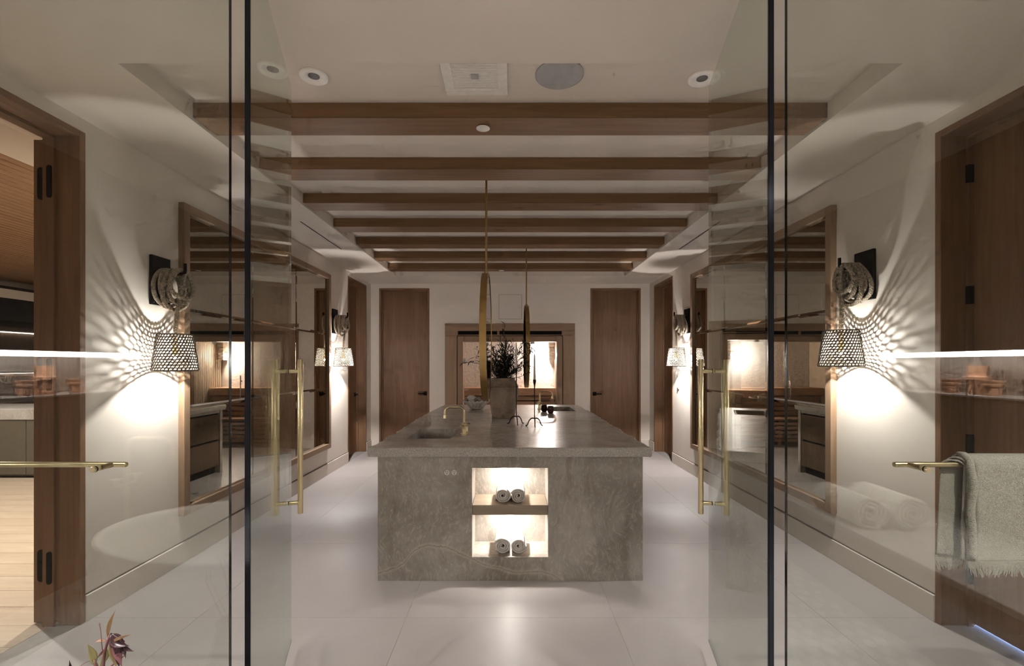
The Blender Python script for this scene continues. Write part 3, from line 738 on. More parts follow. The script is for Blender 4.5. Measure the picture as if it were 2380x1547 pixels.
# ================================================================== WALL MIRRORS
for s, side in ((-1, 'left'), (1, 'right')):
    y0, y1 = ((3.378, 6.15) if s < 0 else (3.436, 6.12)); z0, z1 = 0.352, 2.615; fw = 0.063; dp = 0.045
    t = thing('wall_mirror', (s*W, (y0+y1)/2, z0), 'large oak framed bronze mirror with nine panes on the %s wall' % side, 'mirror', 'framed wall mirrors')
    xa, xb = s*(W-dp), s*(W-0.001)
    obj('frame_stile', B(xa, xb, y0, y0+fw, z0, z1, 0.002), 'oak_pale', t, world=True)
    obj('frame_stile', B(xa, xb, y1-fw, y1, z0, z1, 0.002), 'oak_pale', t, world=True)
    obj('frame_rail', B(xa, xb, y0+fw, y1-fw, z0, z0+fw, 0.002), 'oak_pale_h', t, world=True)
    obj('frame_rail', B(xa, xb, y0+fw, y1-fw, z1-fw, z1, 0.002), 'oak_pale_h', t, world=True)
    obj('backing', B(s*(W-0.008), xb, y0+fw, y1-fw, z0+fw, z1-fw), 'dark_void', t, world=True)
    pw = (y1-y0-2*fw)/3; ph = (z1-z0-2*fw)/3
    b = new(); hx, hz, bv = pw/2-0.0015, ph/2-0.0015, 0.016
    o_ = [b.verts.new((0, a*hx, c*hz)) for a, c in ((-1, -1), (1, -1), (1, 1), (-1, 1))]
    i_ = [b.verts.new((-s*0.0045, a*(hx-bv), c*(hz-bv))) for a, c in ((-1, -1), (1, -1), (1, 1), (-1, 1))]
    k_ = [b.verts.new((s*0.004, a*hx, c*hz)) for a, c in ((-1, -1), (1, -1), (1, 1), (-1, 1))]
    b.faces.new(i_); b.faces.new(k_[::-1])
    for q in range(4):
        b.faces.new((o_[q], o_[(q+1) % 4], i_[(q+1) % 4], i_[q])); b.faces.new((k_[q], k_[(q+1) % 4], o_[(q+1) % 4], o_[q]))
    first = obj('mirror_pane', b, 'mirror_bronze', t)
    k = 0
    for i in range(3):
        for j in range(3):
            loc = (s*(-0.0125), y0+fw+pw*(i+0.5)-(y0+y1)/2, fw+ph*(j+0.5))
            if k == 0: first.location = loc
            else: share('mirror_pane', first, t, loc)
            k += 1

# ================================================================== SCONCES
def make_sconce():
    t = thing('rope_sconce', (0, 0, 0), '', 'wall lamp', 'rope wall sconces')
    obj('back_plate', B(0.0005, 0.022, -0.045, 0.125, 0.44, 0.77, 0.003), 'black_metal', t)
    b = new(); za = 0.655; yc = 0.04
    tube(b, [(0.022, yc, za), (0.10, yc, za), (0.165, yc, za), (0.178, yc, za+0.008), (0.182, yc, za+0.022), (0.182, yc, za+0.07)], 0.0105, 10)
    obj('hook', b, 'black_metal', t, smooth=True, autos=50)
    for (y, z) in ((-0.03, 0.455), (0.11, 0.455)):
        b = new(); lathe(b, [(0.0, 0.024), (0.003, 0.024), (0.0035, 0.022), (0.0, 0.022)], 10, (0, y, z), 'X'); obj('screw', b, 'steel', t)
    # rope: hanging coils, then the drop to the shade
    path = []; loops = 5; per = 46
    rnd = random.Random(5)
    for l in range(loops):
        x0 = 0.045+l*0.026; ry = (0.118, 0.102, 0.112, 0.09, 0.098)[l]; top = za+0.028; bot = (0.43, 0.47, 0.41, 0.455, 0.49)[l]
        cz = (top+bot)/2; rz = (top-bot)/2; dy = rnd.uniform(-0.012, 0.012)
        for k in range(per):
            a = PI/2+2*PI*k/per
            # egg shaped: narrow at the hook, wide at the bottom
            y = ry*math.cos(a)*(1.0-0.28*math.sin(a)); z = cz+rz*math.sin(a)
            path.append(Vector((x0+0.026*k/per+0.008*math.sin(a*2+l), yc+dy*(1-math.sin(a))/2+y, z)))
    last = path[-1]
    for k in range(1, 13):
        f_ = k/12; path.append(Vector((last.x+(0.143-last.x)*min(1, f_*1.4), last.y+(-0.0-last.y)*(f_**0.7), last.z+(0.245-last.z)*f_)))
    # smooth and resample
    for _ in range(4):
        path = [path[0]]+[(path[i-1]+2*path[i]+path[i+1])/4 for i in range(1, len(path)-1)]+[path[-1]]
    pts = [path[0]]; step = 0.0062
    acc = 0.0
    for a_, b_ in zip(path, path[1:]):
        d = (b_-a_).length; q = step-acc
        while q <= d:
            pts.append(a_.lerp(b_, q/d)); q += step
        acc = (acc+d) % step
    u = None; frames = []
    for i, p in enumerate(pts):
        d = (pts[min(i+1, len(pts)-1)]-pts[max(i-1, 0)]).normalized()
        if u is None: u, _ = frame_of(d)
        u = (u-d*u.dot(d)).normalized(); frames.append((u, d.cross(u)))
    b = new(); R_, pitch = 0.0088, 0.062
    for dirn in (1, -1):
        for k in range(4):
            sp_ = []
            for i, p in enumerate(pts):
                ph = dirn*2*PI*i*step/pitch+2*PI*k/4+(PI/4 if dirn < 0 else 0)
                rr = R_+0.0022*math.cos(4*2*PI*i*step/pitch*1.0+ (0 if dirn > 0 else PI))
                sp_.append(p+rr*(math.cos(ph)*frames[i][0]+math.sin(ph)*frames[i][1]))
            tube(b, sp_, 0.0052, 5)
    obj('braided_rope', b, 'leather_rope', t, smooth=True)
    # woven shade with rows of openings
    sx_ = 0.143; z0, z1, r0, r1 = 0.0, 0.238, 0.128, 0.099
    rows, cols = 13, 36
    b = new()
    def sp2(a, f_, off=0.0):
        r = r0+(r1-r0)*f_+off
        return Vector((sx_+r*math.cos(a), r*math.sin(a), z0+(z1-z0)*f_))
    for i in range(rows+1):      # thick twisted horizontal cords
        f_ = i/rows
        tube(b, [sp2(2*PI*k/(cols*2), f_, 0.0016*(1 if (k+i) % 2 else -1))+Vector((0, 0, 0.0010*(1 if k % 2 else -1))) for k in range(cols*2)], 0.0052 if 0 < i < rows else 0.0062, 5, closed=True)
    for k in range(cols):        # leaning loops between the cords
        for i in range(rows):
            a = 2*PI*(k+0.5*(i % 2))/cols; da = 2*PI/cols
            tube(b, [sp2(a-0.25*da, i/rows, 0.002), sp2(a, (i+0.5)/rows, 0.0045), sp2(a+0.25*da, (i+1)/rows, 0.002)], 0.0047, 4, cap=False)
    obj('shade', b, 'shade_fibre', t, smooth=True)
    b = new(); tube(b, [(sx_, 0, 0.10), (sx_, 0, 0.115), (sx_, 0, 0.175), (sx_, 0, 0.246)], [0.012, 0.017, 0.017, 0.012], 14); obj('socket', b, 'brass_dark', t, smooth=True, autos=40)
    b = new()
    for k in range(3):
        a = 2*PI*k/3+0.4; tube(b, [(sx_, 0, z1-0.004), (sx_+r1*math.cos(a), r1*math.sin(a), z1-0.002)], 0.002, 5)
    obj('spider', b, 'brass_dark', t)
    b = new(); bmesh.ops.create_icosphere(b, subdivisions=2, radius=0.012, matrix=Matrix.Translation((sx_, 0, 0.082))); obj('bulb', b, 'bulb', t, smooth=True)
    return t
sc0 = make_sconce()
spots = ((-W, 3.15, 1.405, 0, 'rope sconce on the left wall between open door and mirror'),
         (W, 3.19, 1.435, PI, 'rope sconce on the right wall between towel and mirror'),
         (-W, 6.33, 1.42, 0, 'far rope sconce on the left wall past the mirror'),
         (W, 6.36, 1.42, PI, 'far rope sconce on the right wall past the mirror'))
for i, (x, y, z, r, lb) in enumerate(spots):
    o = sc0 if i == 0 else copy_tree(sc0)
    o.location = (x, y, z); o.rotation_euler = (0, 0, r); o['label'] = lb
    if i >= 2:      # far bulbs boosted above the near pair to brighten the back wall
        for ch in [c for c in bpy.data.objects if c.parent == o and c.name.startswith('bulb')]:
            ch.data = ch.data.copy(); ch.data.materials[0] = M['bulb_boosted']

# ================================================================== ISLAND
IX, IY0, IY1 = 0.886, 3.136, 6.30
NX0, NX1, NZa, NZb = -0.256, 0.253, 0.158, 0.754
isl = thing('vanity_island', (0, (IY0+IY1)/2, 0), 'long taupe stone vanity island with lit towel niche in its end', 'island')
b = new()
box(b, -IX, NX0, IY0, IY0+0.05, 0, 0.832); box(b, NX1, IX, IY0, IY0+0.05, 0, 0.832); box(b, NX0, NX1, IY0, IY0+0.05, 0, NZa); box(b, NX0, NX1, IY0, IY0+0.05, NZb, 0.832)
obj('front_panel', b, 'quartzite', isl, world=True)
obj('end_panel', B(-IX, IX, IY1-0.05, IY1, 0, 0.832, 0.002), 'quartzite', isl, world=True)
yb_ = IY0+0.277
b = new()
box(b, NX0-0.03, NX0, IY0+0.0505, yb_+0.03, NZa-0.03, NZb+0.03); box(b, NX1, NX1+0.03, IY0+0.0505, yb_+0.03, NZa-0.03, NZb+0.03)
box(b, NX0, NX1, IY0+0.0505, yb_+0.03, NZa-0.03, NZa); box(b, NX0, NX1, IY0+0.0505, yb_+0.03, NZb, NZb+0.03); box(b, NX0, NX1, yb_, yb_+0.03, NZa, NZb)
obj('niche_lining', b, 'quartzite_niche_lit', isl, world=True)
nsh = obj('niche_shelf', B(NX0+0.002, NX1-0.002, IY0+0.008, yb_-0.001, 0.437, 0.503, 0.0015), 'shelf_oak', isl, world=True)
for z in (NZb, 0.437):
    pk = new(); lathe(pk, [(0.0, -0.006), (0.022, -0.006), (0.022, -0.003), (0.0, -0.003)], 20, (0, IY0+0.165, z)); p_ = obj('puck_light', pk, 'puck', isl, world=True)
    pk = new(); lathe(pk, [(0.0225, -0.0005), (0.0225, -0.007), (0.028, -0.007), (0.030, -0.0005)], 20, (0, IY0+0.165, z)); obj('puck_rim', pk, 'steel', p_, world=True)
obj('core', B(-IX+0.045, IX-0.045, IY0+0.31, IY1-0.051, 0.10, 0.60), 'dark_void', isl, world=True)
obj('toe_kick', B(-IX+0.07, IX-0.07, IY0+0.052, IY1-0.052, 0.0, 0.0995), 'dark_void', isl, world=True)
for s in (-1, 1):
    obj('rail', B(s*(IX-0.04), s*(IX-0.005), IY0+0.051, IY1-0.051, 0.80, 0.8315), 'quartzite', isl, world=True)
    obj('recess', B(s*(IX-0.04), s*(IX-0.036), IY0+0.051, IY1-0.051, 0.10, 0.7995), 'dark_void', isl, world=True)
    d0 = None
    n = 4; span = IY1-IY0-0.104; dw = span/n
    for q in range(n):
        for (z0, z1) in ((0.10, 0.425), (0.45, 0.775)):
            loc = (s*(IX-0.0245), IY0+0.052+dw*(q+0.5)-(IY0+IY1)/2, z0)
            if d0 is None: d0 = obj('drawer', B(-0.0105, 0.0105, -dw/2+0.002, dw/2-0.002, 0, 0.325, 0.0015), 'drawer_wood', isl); d0.location = loc
            else: share('drawer', d0, isl, loc)
# worktop: wavy chiselled slab with two sink cut-outs
ZT = 0.895; TK = 0.062
XF, XBK = 0.945, 0.90; YF_, YR = 3.098, 6.36
def side_w(s, y):
    return s*(0.935+0.020*noise.noise(Vector((s*9.0, y*2.2, 1)))+0.016*noise.noise(Vector((s*3.3, y*6.5, 4)))+0.007*noise.noise(Vector((s*7.1, y*19, 8)))-0.03*max(0.0, (y-5.2)/1.16))
ring = []
st = 0.03
def lin(a, c, n): return [a+(c-a)*i/n for i in range(n)]
for x in lin(-0.945, 0.945, 62): ring.append((x, YF_+0.006*noise.noise(Vector((x*4, 0, 2)))+0.003*noise.noise(Vector((x*22, 0, 5))), 0, -1))
for y in lin(YF_, YR, 110): ring.append((side_w(1, y), y, 1, 0))
for x in lin(0.90, -0.90, 60): ring.append((x, YR+0.008*noise.noise(Vector((x*5, 3, 2))), 0, 1))
for y in lin(YR, YF_, 110): ring.append((side_w(-1, y), y, -1, 0))
SK = ((-0.766, -0.443, 3.48, 4.005), (0.443, 0.767, 5.50, 6.06))
wt = thing('stone_worktop', (0, 4.73, 0.833), 'thick taupe stone worktop with chiselled wavy edges on the island', 'worktop')
levels = ((0.0, 0.010, 0.0), (-0.004, 0.001, 0.002), (-0.018, 0.0, 0.006), (-0.034, 0.002, 0.006), (-0.050, 0.005, 0.005), (-TK, 0.010, 0.002))
def ringpts(dz, inset, amp, seed):
    out = []
    for i, (x, y, nx_, ny_) in enumerate(ring):
        n_ = noise.noise(Vector((x*26, y*26, seed*3.7)))*amp+noise.noise(Vector((x*9, y*9, seed*1.3)))*amp
        out.append((x-nx_*inset+nx_*n_, y-ny_*inset+ny_*n_, ZT+dz+(noise.noise(Vector((x*14, y*14, seed)))*0.004 if 0 < seed < 5 else 0)))
    return out
RR = [ringpts(*l, i) for i, l in enumerate(levels)]
def filled(bm, loop, z, holes):
    pl = [[Vector((p[0], p[1], 0)) for p in loop]]+[[Vector((x, y, 0)) for x, y in h] for h in holes]
    flat = [p for l in pl for p in l]
    vs_ = [bm.verts.new((p.x, p.y, z)) for p in flat]
    for tri in geometry.tessellate_polygon(pl):
        try: bm.faces.new([vs_[i] for i in tri])
        except ValueError: pass
    return vs_
holes = [[(a, c), (b_, c), (b_, d), (a, d)] for a, b_, c, d in SK]
b = new(); vt = filled(b, RR[0], ZT, holes)
vb = filled(b, RR[-1], ZT-TK, holes)
n0 = len(ring)
for h in range(2):
    for q in range(4):
        i, j = n0+h*4+q, n0+h*4+(q+1) % 4
        b.faces.new((vt[i], vt[j], vb[j], vb[i]))
obj('slab', b, 'quartzite_top_lit', wt, world=True)
b = new(); vr = [[b.verts.new(p) for p in r] for r in RR]
for a, c in zip(vr, vr[1:]):
    for i in range(n0): b.faces.new((a[i], a[(i+1) % n0], c[(i+1) % n0], c[i]))
obj('chiselled_edge', b, 'quartzite_chiselled', wt, smooth=True, world=True, autos=35)
for (a, c, y0, y1) in SK:
    b = new(); zt = ZT-TK-0.001; zb = 0.66
    box(b, a-0.02, a, y0-0.02, y1+0.02, zb, zt); box(b, c, c+0.02, y0-0.02, y1+0.02, zb, zt); box(b, a, c, y0-0.02, y0, zb, zt); box(b, a, c, y1, y1+0.02, zb, zt); box(b, a-0.02, c+0.02, y0-0.02, y1+0.02, zb-0.02, zb)
    bs = obj('sink_basin', b, 'quartzite', wt, world=True)
    b = new(); lathe(b, [(0.0, 0.003), (0.018, 0.003), (0.026, 0.0005), (0.0, 0.0005)], 20, ((a+c)/2, (y0+y1)/2, zb)); obj('drain', b, 'brass', bs, smooth=True, world=True)
# outlets
for q, x in enumerate((-0.4235, -0.374)):
    t = thing('outlet', (x, IY0, 0.706), 'round white power outlet, %s of the pair beside the niche' % ('left', 'right')[q], 'outlet', 'island outlets')
    b = new(); lathe(b, [(0.0, -0.005), (0.0165, -0.005), (0.0185, -0.003), (0.0185, -0.0005), (0.0, -0.0005)], 28, (0, 0, 0.018), 'Y'); obj('face', b, 'white_plastic', t, smooth=True, autos=40)
    b = new()
    for dx in (-0.0062, 0.0062): box(b, dx-0.0015, dx+0.0015, -0.0062, -0.0051, 0.0185, 0.027)
    obj('slots', b, 'socket_dark', t)
    b = new(); lathe(b, [(0.0, -0.0062), (0.0032, -0.0062), (0.0032, -0.0051), (0.0, -0.0051)], 12, (0, 0, 0.0105), 'Y'); obj('ground_hole', b, 'socket_dark', t)
# rolled towels
def roll_mesh(R=0.05, L=0.2, turns=3.4, seed=1):
    b = new(); seg = 96; rows = 9; rr = random.Random(seed); th = R/(turns+0.35)
    ph0 = rr.uniform(0, 6.28)
    outer, inner = [], []
    for k in range(rows):
        f_ = k/(rows-1); y = L*f_
        edge = 1.0 if 0 < k < rows-1 else 0.965
        o_, i_ = [], []
        for i in range(seg+1):
            a = ph0+2*PI*turns*i/seg; r = (0.16*th+th*turns*i/seg+0.5*th)
            wob = 1+0.035*noise.noise(Vector((math.cos(a)*1.5+seed, math.sin(a)*1.5, y*9)))
            dy = 0.006*noise.noise(Vector((i*0.12, seed, k*0.3))) if k in (0, rows-1) else 0
            for lst, rad in ((o_, r+0.40*th*edge), (i_, r-0.40*th*edge)):
                rad = max(rad, 0.001)*wob
                lst.append(b.verts.new((rad*math.cos(a), y+dy, R+rad*math.sin(a)*0.96)))
        outer.append(o_); inner.append(i_)
    for k in range(rows-1):
        for i in range(seg):
            b.faces.new((outer[k][i], outer[k][i+1], outer[k+1][i+1], outer[k+1][i]))
            b.faces.new((inner[k][i], inner[k+1][i], inner[k+1][i+1], inner[k][i+1]))
        b.faces.new((outer[k][seg], inner[k][seg], inner[k+1][seg], outer[k+1][seg])); b.faces.new((outer[k][0], outer[k+1][0], inner[k+1][0], inner[k][0]))
    for k in (0, rows-1):
        for i in range(seg): b.faces.new((outer[k][i], inner[k][i], inner[k][i+1], outer[k][i+1]))
    lo_ = min(v.co.z for v in b.verts); bmesh.ops.translate(b, vec=(0, 0, -lo_), verts=b.verts)
    return b
tw = ((-0.051, 0.5035, 0.0468, 2, 'white rolled towel on the niche shelf, left one'), (0.053, 0.5035, 0.0468, 3, 'white rolled towel on the niche shelf, right one'),
      (-0.054, 0.1585, 0.050, 4, 'white rolled towel on the niche floor, left one'), (0.056, 0.1585, 0.047, 6, 'white rolled towel on the niche floor, right one'))
for x, z, R_, sd, lb in tw:
    o = obj('rolled_towel', roll_mesh(R_, 0.17, 3.2, sd), 'terry_white', at=(0, 0, 0), smooth=True); o.location = (x, IY0+0.055, z+0.0005)
    tag(o, lb, 'towel', 'rolled towels in the niche')
# faucets
def make_faucet():
    t = thing('bridge_faucet', (0, 0, 0), '', 'faucet', 'brass sink faucets')
    b = new(); lathe(b, [(0.0, 0.0), (0.028, 0.0), (0.028, 0.006), (0.021, 0.010), (0.0175, 0.016), (0.0175, 0.075), (0.020, 0.078), (0.020, 0.086), (0.012, 0.092), (0.0, 0.092)], 24); obj('body', b, 'brass', t, smooth=True, autos=35)
    b = new(); R_ = 0.042; H = 0.212; reach = 0.152
    p = [Vector((0, 0, 0.088)), Vector((0, 0, H-R_))]+arc((-R_, 0, H-R_), R_, 0, PI/2, 8)[1:]+arc((-reach+R_, 0, H-R_), R_, PI/2, PI, 8)+[Vector((-reach, 0, H-R_-0.014))]
    tube(b, p, 0.0088, 14); obj('spout', b, 'brass', t, smooth=True, autos=50)
    b = new(); lathe(b, [(0.0, H-0.088), (0.011, H-0.088), (0.011, H-0.064), (0.0092, H-0.060), (0.0, H-0.060)], 18, (-reach, 0, 0)); obj('aerator', b, 'brass', t, smooth=True, autos=35)
    for (dx, dy, zz) in ((0.004, -0.062, 0.062), (0.012, 0.075, 0.062)):
        b = new(); lathe(b, [(0.0, 0.0), (0.021, 0.0), (0.021, 0.005), (0.013, 0.009), (0.011, 0.05), (0.014, 0.052), (0.014, 0.060), (0.008, 0.066), (0.0, 0.066)], 20, (dx, dy, 0)); v_ = obj('valve', b, 'brass', t, smooth=True, autos=35)
        b = new()
        for a in (0.3, 0.3+PI/2): tube(b, [(dx-0.030*math.cos(a), dy-0.030*math.sin(a), 0.071), (dx+0.030*math.cos(a), dy+0.030*math.sin(a), 0.071)], [0.006, 0.006], 10)
        obj('cross_handle', b, 'brass', v_, smooth=True, autos=40)
    return t
fa = make_faucet(); fa.location = (-0.364, 3.70, ZT+0.0005); fa['label'] = 'brass gooseneck faucet beside the near sink'
fb = copy_tree(fa); fb.location = (0.364, 5.78, ZT+0.0005); fb.rotation_euler = (0, 0, PI); fb['label'] = 'brass gooseneck faucet beside the far sink'
# terracotta pot and its branches
pot = thing('clay_pot', (-0.072, 4.86, ZT), 'worn terracotta pot with a dotted band on the island', 'pot')
PH = 0.405
b = new(); lathe(b, [(0.0, 0.0005), (0.112, 0.0005), (0.118, 0.006), (0.128, 0.08), (0.142, 0.17), (0.153, 0.25), (0.156, 0.30), (0.150, 0.335), (0.136, 0.37), (0.122, 0.388), (0.120, 0.396), (0.124, PH), (0.118, PH+0.004), (0.110, PH-0.004), (0.108, 0.37), (0.12, 0.33), (0.0, 0.31)], 48)
for v in b.verts:
    n_ = noise.noise(v.co*9)*0.004; r = math.hypot(v.co.x, v.co.y)
    if r > 0.05: v.co.x += v.co.x/r*n_; v.co.y += v.co.y/r*n_
obj('vessel', b, 'terracotta', pot, smooth=True)
b = new()
for k in range(64):
    a = 2*PI*k/64; r = 0.1565
    box(b, r*math.cos(a)-0.003, r*math.cos(a)+0.003, r*math.sin(a)-0.003, r*math.sin(a)+0.003, 0.318, 0.323)
for v in b.verts:
    r = math.hypot(v.co.x, v.co.y); k = (0.1535)/0.1565; v.co.x *= k; v.co.y *= k
tag(obj('dotted_band', b, 'twig', pot), kind='stuff')
pl = thing('leafy_branches', (-0.072, 4.86, ZT+0.315), 'dark narrow leaved branches bursting from the clay pot', 'plant')
bs_, bl = new(), new(); rd = random.Random(11)
def leaf(bm, p, d, L, wd, up, droop=0.25, n=4):
    d = d.normalized(); s_ = d.cross(up)
    if s_.length < 1e-4: s_ = d.cross(Vector((1, 0, 0)))
    s_.normalize(); c_ = []
    prof = [0.15, 0.75, 1.0, 0.7, 0.0] if n == 4 else [0.2, 0.7, 0.95, 1.0, 0.85, 0.5, 0.0]
    nn = len(prof); rows = []
    for i, pr in enumerate(prof):
        f_ = i/(nn-1); q = p+d*L*f_-Vector((0, 0, 1))*droop*L*f_*f_
        rows.append((q-s_*wd*pr, q, q+s_*wd*pr))
    vv = [[bm.verts.new(rows[i][0]), bm.verts.new(rows[i][1]+up.normalized()*(-wd*0.3)), bm.verts.new(rows[i][2])] for i in range(nn-1)]
    tip = bm.verts.new(rows[-1][1])
    for i in range(nn-2):
        for k in (0, 1): bm.faces.new((vv[i][k], vv[i][k+1], vv[i+1][k+1], vv[i+1][k]))
    for k in (0, 1): bm.faces.new((vv[-1][k], vv[-1][k+1], tip))
stems = []
for k in range(78):
    a = rd.uniform(0, 2*PI); spread = rd.uniform(0.02, 0.33); H = rd.uniform(0.16, 0.46)-spread*0.35
    stems.append((a, spread, H))
stems += [(PI*1.02, 0.44, 0.155), (PI*0.96, 0.34, 0.21), (PI*0.93, 0.37, 0.17), (0.1, 0.31, 0.27), (-0.2, 0.30, 0.34), (0.4, 0.28, 0.22), (0.0, 0.02, 0.56), (-0.3, 0.22, 0.30), (0.2, 0.25, 0.40)]
for (a, spread, H) in stems:
    base = Vector((rd.uniform(-0.05, 0.05), rd.uniform(-0.05, 0.05), 0.0)); H += 0.085
    tip = Vector((math.cos(a)*spread, math.sin(a)*spread*0.8, H))
    n_ = 9; pp = []
    for i in range(n_+1):
        f_ = i/n_
        q = base.lerp(tip, f_); q.x = base.x+(tip.x-base.x)*f_**1.25; q.y = base.y+(tip.y-base.y)*f_**1.25; q.z = H*(f_**0.8 if spread < 0.3 else math.sin(f_*PI*0.62)/math.sin(PI*0.62)*1.0)
        if q.z > 0.04 or i == 0:
            rr_ = math.hypot(q.x, q.y)
            if q.z < 0.1 and rr_ > 0.085: q.x *= 0.085/rr_; q.y *= 0.085/rr_
        pp.append(q+Vector((rd.uniform(-.006, .006), rd.uniform(-.006, .006), 0)))
    tube(bs_, pp, [0.0028*(1-0.6*i/n_) for i in range(n_+1)], 4, cap=False)
    for i in range(3, n_+1):
        for _ in range(3):
            f_ = rd.random(); q = pp[i-1].lerp(pp[i], f_)
            if q.z < 0.09: continue
            ang = rd.uniform(0, 2*PI); d = (pp[i]-pp[i-1]).normalized()*0.9+Vector((math.cos(ang), math.sin(ang), rd.uniform(-0.3, 0.5)))*0.8
            leaf(bl, q, d, rd.uniform(0.04, 0.085), rd.uniform(0.0038, 0.0062), Vector((rd.uniform(-.4, .4), rd.uniform(-.4, .4), 1)))
obj('stems', bs_, 'twig', pl)
tag(obj('foliage', bl, 'leaf_dark', pl), kind='stuff')
# scalloped bowl with a rolled towel
bw = thing('scalloped_bowl', (-0.415, 5.72, ZT), 'white pleated scalloped bowl behind the round mirror', 'bowl')
b = new(); nseg = 144
def scal(prof, sign):
    out = []
    for r, z, am in prof:
        row = []
        for k in range(nseg):
            a = 2*PI*k/nseg; w_ = math.cos(18*a); rr_ = r*(1+am*w_); zz = z+am*0.06*w_
            row.append(b.verts.new((rr_*math.cos(a), rr_*math.sin(a), zz)))
        out.append(row)
    return out
rows_ = scal([(0.05, 0.001, 0.0), (0.075, 0.012, 0.03), (0.105, 0.045, 0.06), (0.135, 0.080, 0.085), (0.155, 0.105, 0.10), (0.150, 0.106, 0.10), (0.128, 0.080, 0.085), (0.098, 0.047, 0.06), (0.068, 0.018, 0.03), (0.03, 0.012, 0.0)], 1)
for a_, c_ in zip(rows_, rows_[1:]):
    for k in range(nseg): b.faces.new((a_[k], a_[(k+1) % nseg], c_[(k+1) % nseg], c_[k]))
b.faces.new(rows_[0][::-1]); b.faces.new(rows_[-1])
obj('shell', b, 'bowl_white', bw, smooth=True)
o = obj('rolled_towel', roll_mesh(0.043, 0.19, 3.0, 9), 'terry_grey', at=(0, 0, 0), smooth=True); o.location = (-0.395, 5.70, ZT+0.062); o.rotation_euler = (math.radians(4), 0, math.radians(34))
tag(o, 'grey beige rolled towel lying in the scalloped bowl', 'towel')
# iron candlesticks with tapers
def candlestick(loc, h, lb, rz):
    t = thing('candlestick', loc, lb, 'candlestick', 'iron candlesticks', rz)
    b = new(); tube(b, [(0, 0, 0.066), (0, 0, 0.10), (0, 0, h*0.6), (0, 0, h-0.075), (0, 0, h-0.055), (0, 0, h-0.018), (0, 0, h)], [0.0055, 0.0042, 0.0042, 0.0052, 0.0062, 0.0135, 0.0135], 12); obj('shaft', b, 'black_iron', t, smooth=True, autos=50)
    for k in range(3):
        a = 2*PI*k/3+PI/6
        pr = [(0.0, 0.070), (0.018, 0.074), (0.036, 0.068), (0.054, 0.050), (0.064, 0.028), (0.070, 0.010), (0.078, 0.0055), (0.090, 0.005)]
        b = new(); tube(b, [(r*math.cos(a), r*math.sin(a), z) for r, z in pr], [0.0055, 0.0055, 0.0055, 0.005, 0.0048, 0.0048, 0.0050, 0.0045], 8); obj('leg', b, 'black_iron', t, smooth=True, autos=60)
    return t
cs = ((0.055, 4.30, 0.515, 'tall black iron candlestick beside the clay pot', 0.15), (0.215, 4.15, 0.415, 'shorter black iron candlestick right of the taller one', 0.0))
for q, (x, y, h, lb, rz) in enumerate(cs):
    candlestick((x, y, ZT+0.0005), h, lb, rz)
    b = new(); tube(b, [(0, 0, 0), (0, 0, 0.01), (0, 0, 0.17), (0, 0, 0.215), (0, 0, 0.232)], [0.0098, 0.0100, 0.0078, 0.0060, 0.002], 14)
    o = obj('taper_candle', b, 'wax_white', at=(0, 0, 0), smooth=True, autos=60); o.location = (x, y, ZT+h+0.001)
    tag(o, 'white taper candle in the %s iron candlestick' % ('tall', 'shorter')[q], 'candle', 'taper candles')
# dark glass votives
b = new(); lathe(b, [(0.0, 0.0), (0.026, 0.0), (0.034, 0.012), (0.037, 0.035), (0.034, 0.062), (0.031, 0.080), (0.028, 0.080), (0.031, 0.060), (0.033, 0.036), (0.029, 0.016), (0.0, 0.012)], 28)
for v in b.verts:
    a = math.atan2(v.co.y, v.co.x); k = 1+0.03*math.cos(9*a); v.co.x *= k; v.co.y *= k
v0 = obj('votive_glass', b, 'votive_glass', at=(0, 0, 0), smooth=True); v0.location = (0.392, 5.42, ZT+0.0005); tag(v0, 'dark red ribbed glass votive nearest the far faucet', 'votive', 'dark glass votives')
v1 = v0.copy(); COL.objects.link(v1); v1.location = (0.452, 5.27, ZT+0.0005); v1['label'] = 'dark red ribbed glass votive in front, nearest the viewer'

# ------------------------------------------------------------------ round hanging mirrors
def hanging_mirror(x, y, lb, zc, R_, m_rim):
    t = thing('hanging_mirror', (x, y, zc-R_), lb, 'mirror', 'hanging round mirrors')
    b = new(); th = 0.0235
    lathe(b, [(R_-0.014, -th), (R_, -th), (R_, th), (R_-0.014, th), (R_-0.014, -th)], 96, (0, 0, R_), 'X'); obj('rim', b, m_rim, t, smooth=True, autos=30)
    for s in (-1, 1):
        b = new(); lathe(b, [(0.0, s*(th-0.004)), (R_-0.0145, s*(th-0.004)), (R_-0.0145, s*(th-0.009)), (0.0, s*(th-0.009))], 96, (0, 0, R_), 'X'); obj('mirror_face', b, 'mirror_round', t)
    zt = HT-(zc-R_)-0.001
    b = new(); tube(b, [(0, 0, 2*R_+0.0), (0, 0, zt-0.02)], 0.0085, 12); obj('rod', b, m_rim, t, smooth=True, autos=50)
    b = new(); lathe(b, [(0.0, zt-0.022), (0.03, zt-0.022), (0.034, zt-0.018), (0.034, zt), (0.0, zt)], 24); obj('canopy', b, m_rim, t, smooth=True, autos=40)
    b = new(); lathe(b, [(0.0, 2*R_-0.003), (0.014, 2*R_-0.002), (0.014, 2*R_+0.018), (0.009, 2*R_+0.022), (0.0, 2*R_+0.022)], 16); obj('collar', b, m_rim, t, smooth=True, autos=40)
hanging_mirror(-0.185, 3.62, 'large round brass rimmed mirror hanging edge on over the near sink', 1.652, 0.49, 'brass_aged')
hanging_mirror(0.197, 5.74, 'round dark brass rimmed mirror hanging edge on over the far sink', 1.658, 0.50, 'brass_aged')

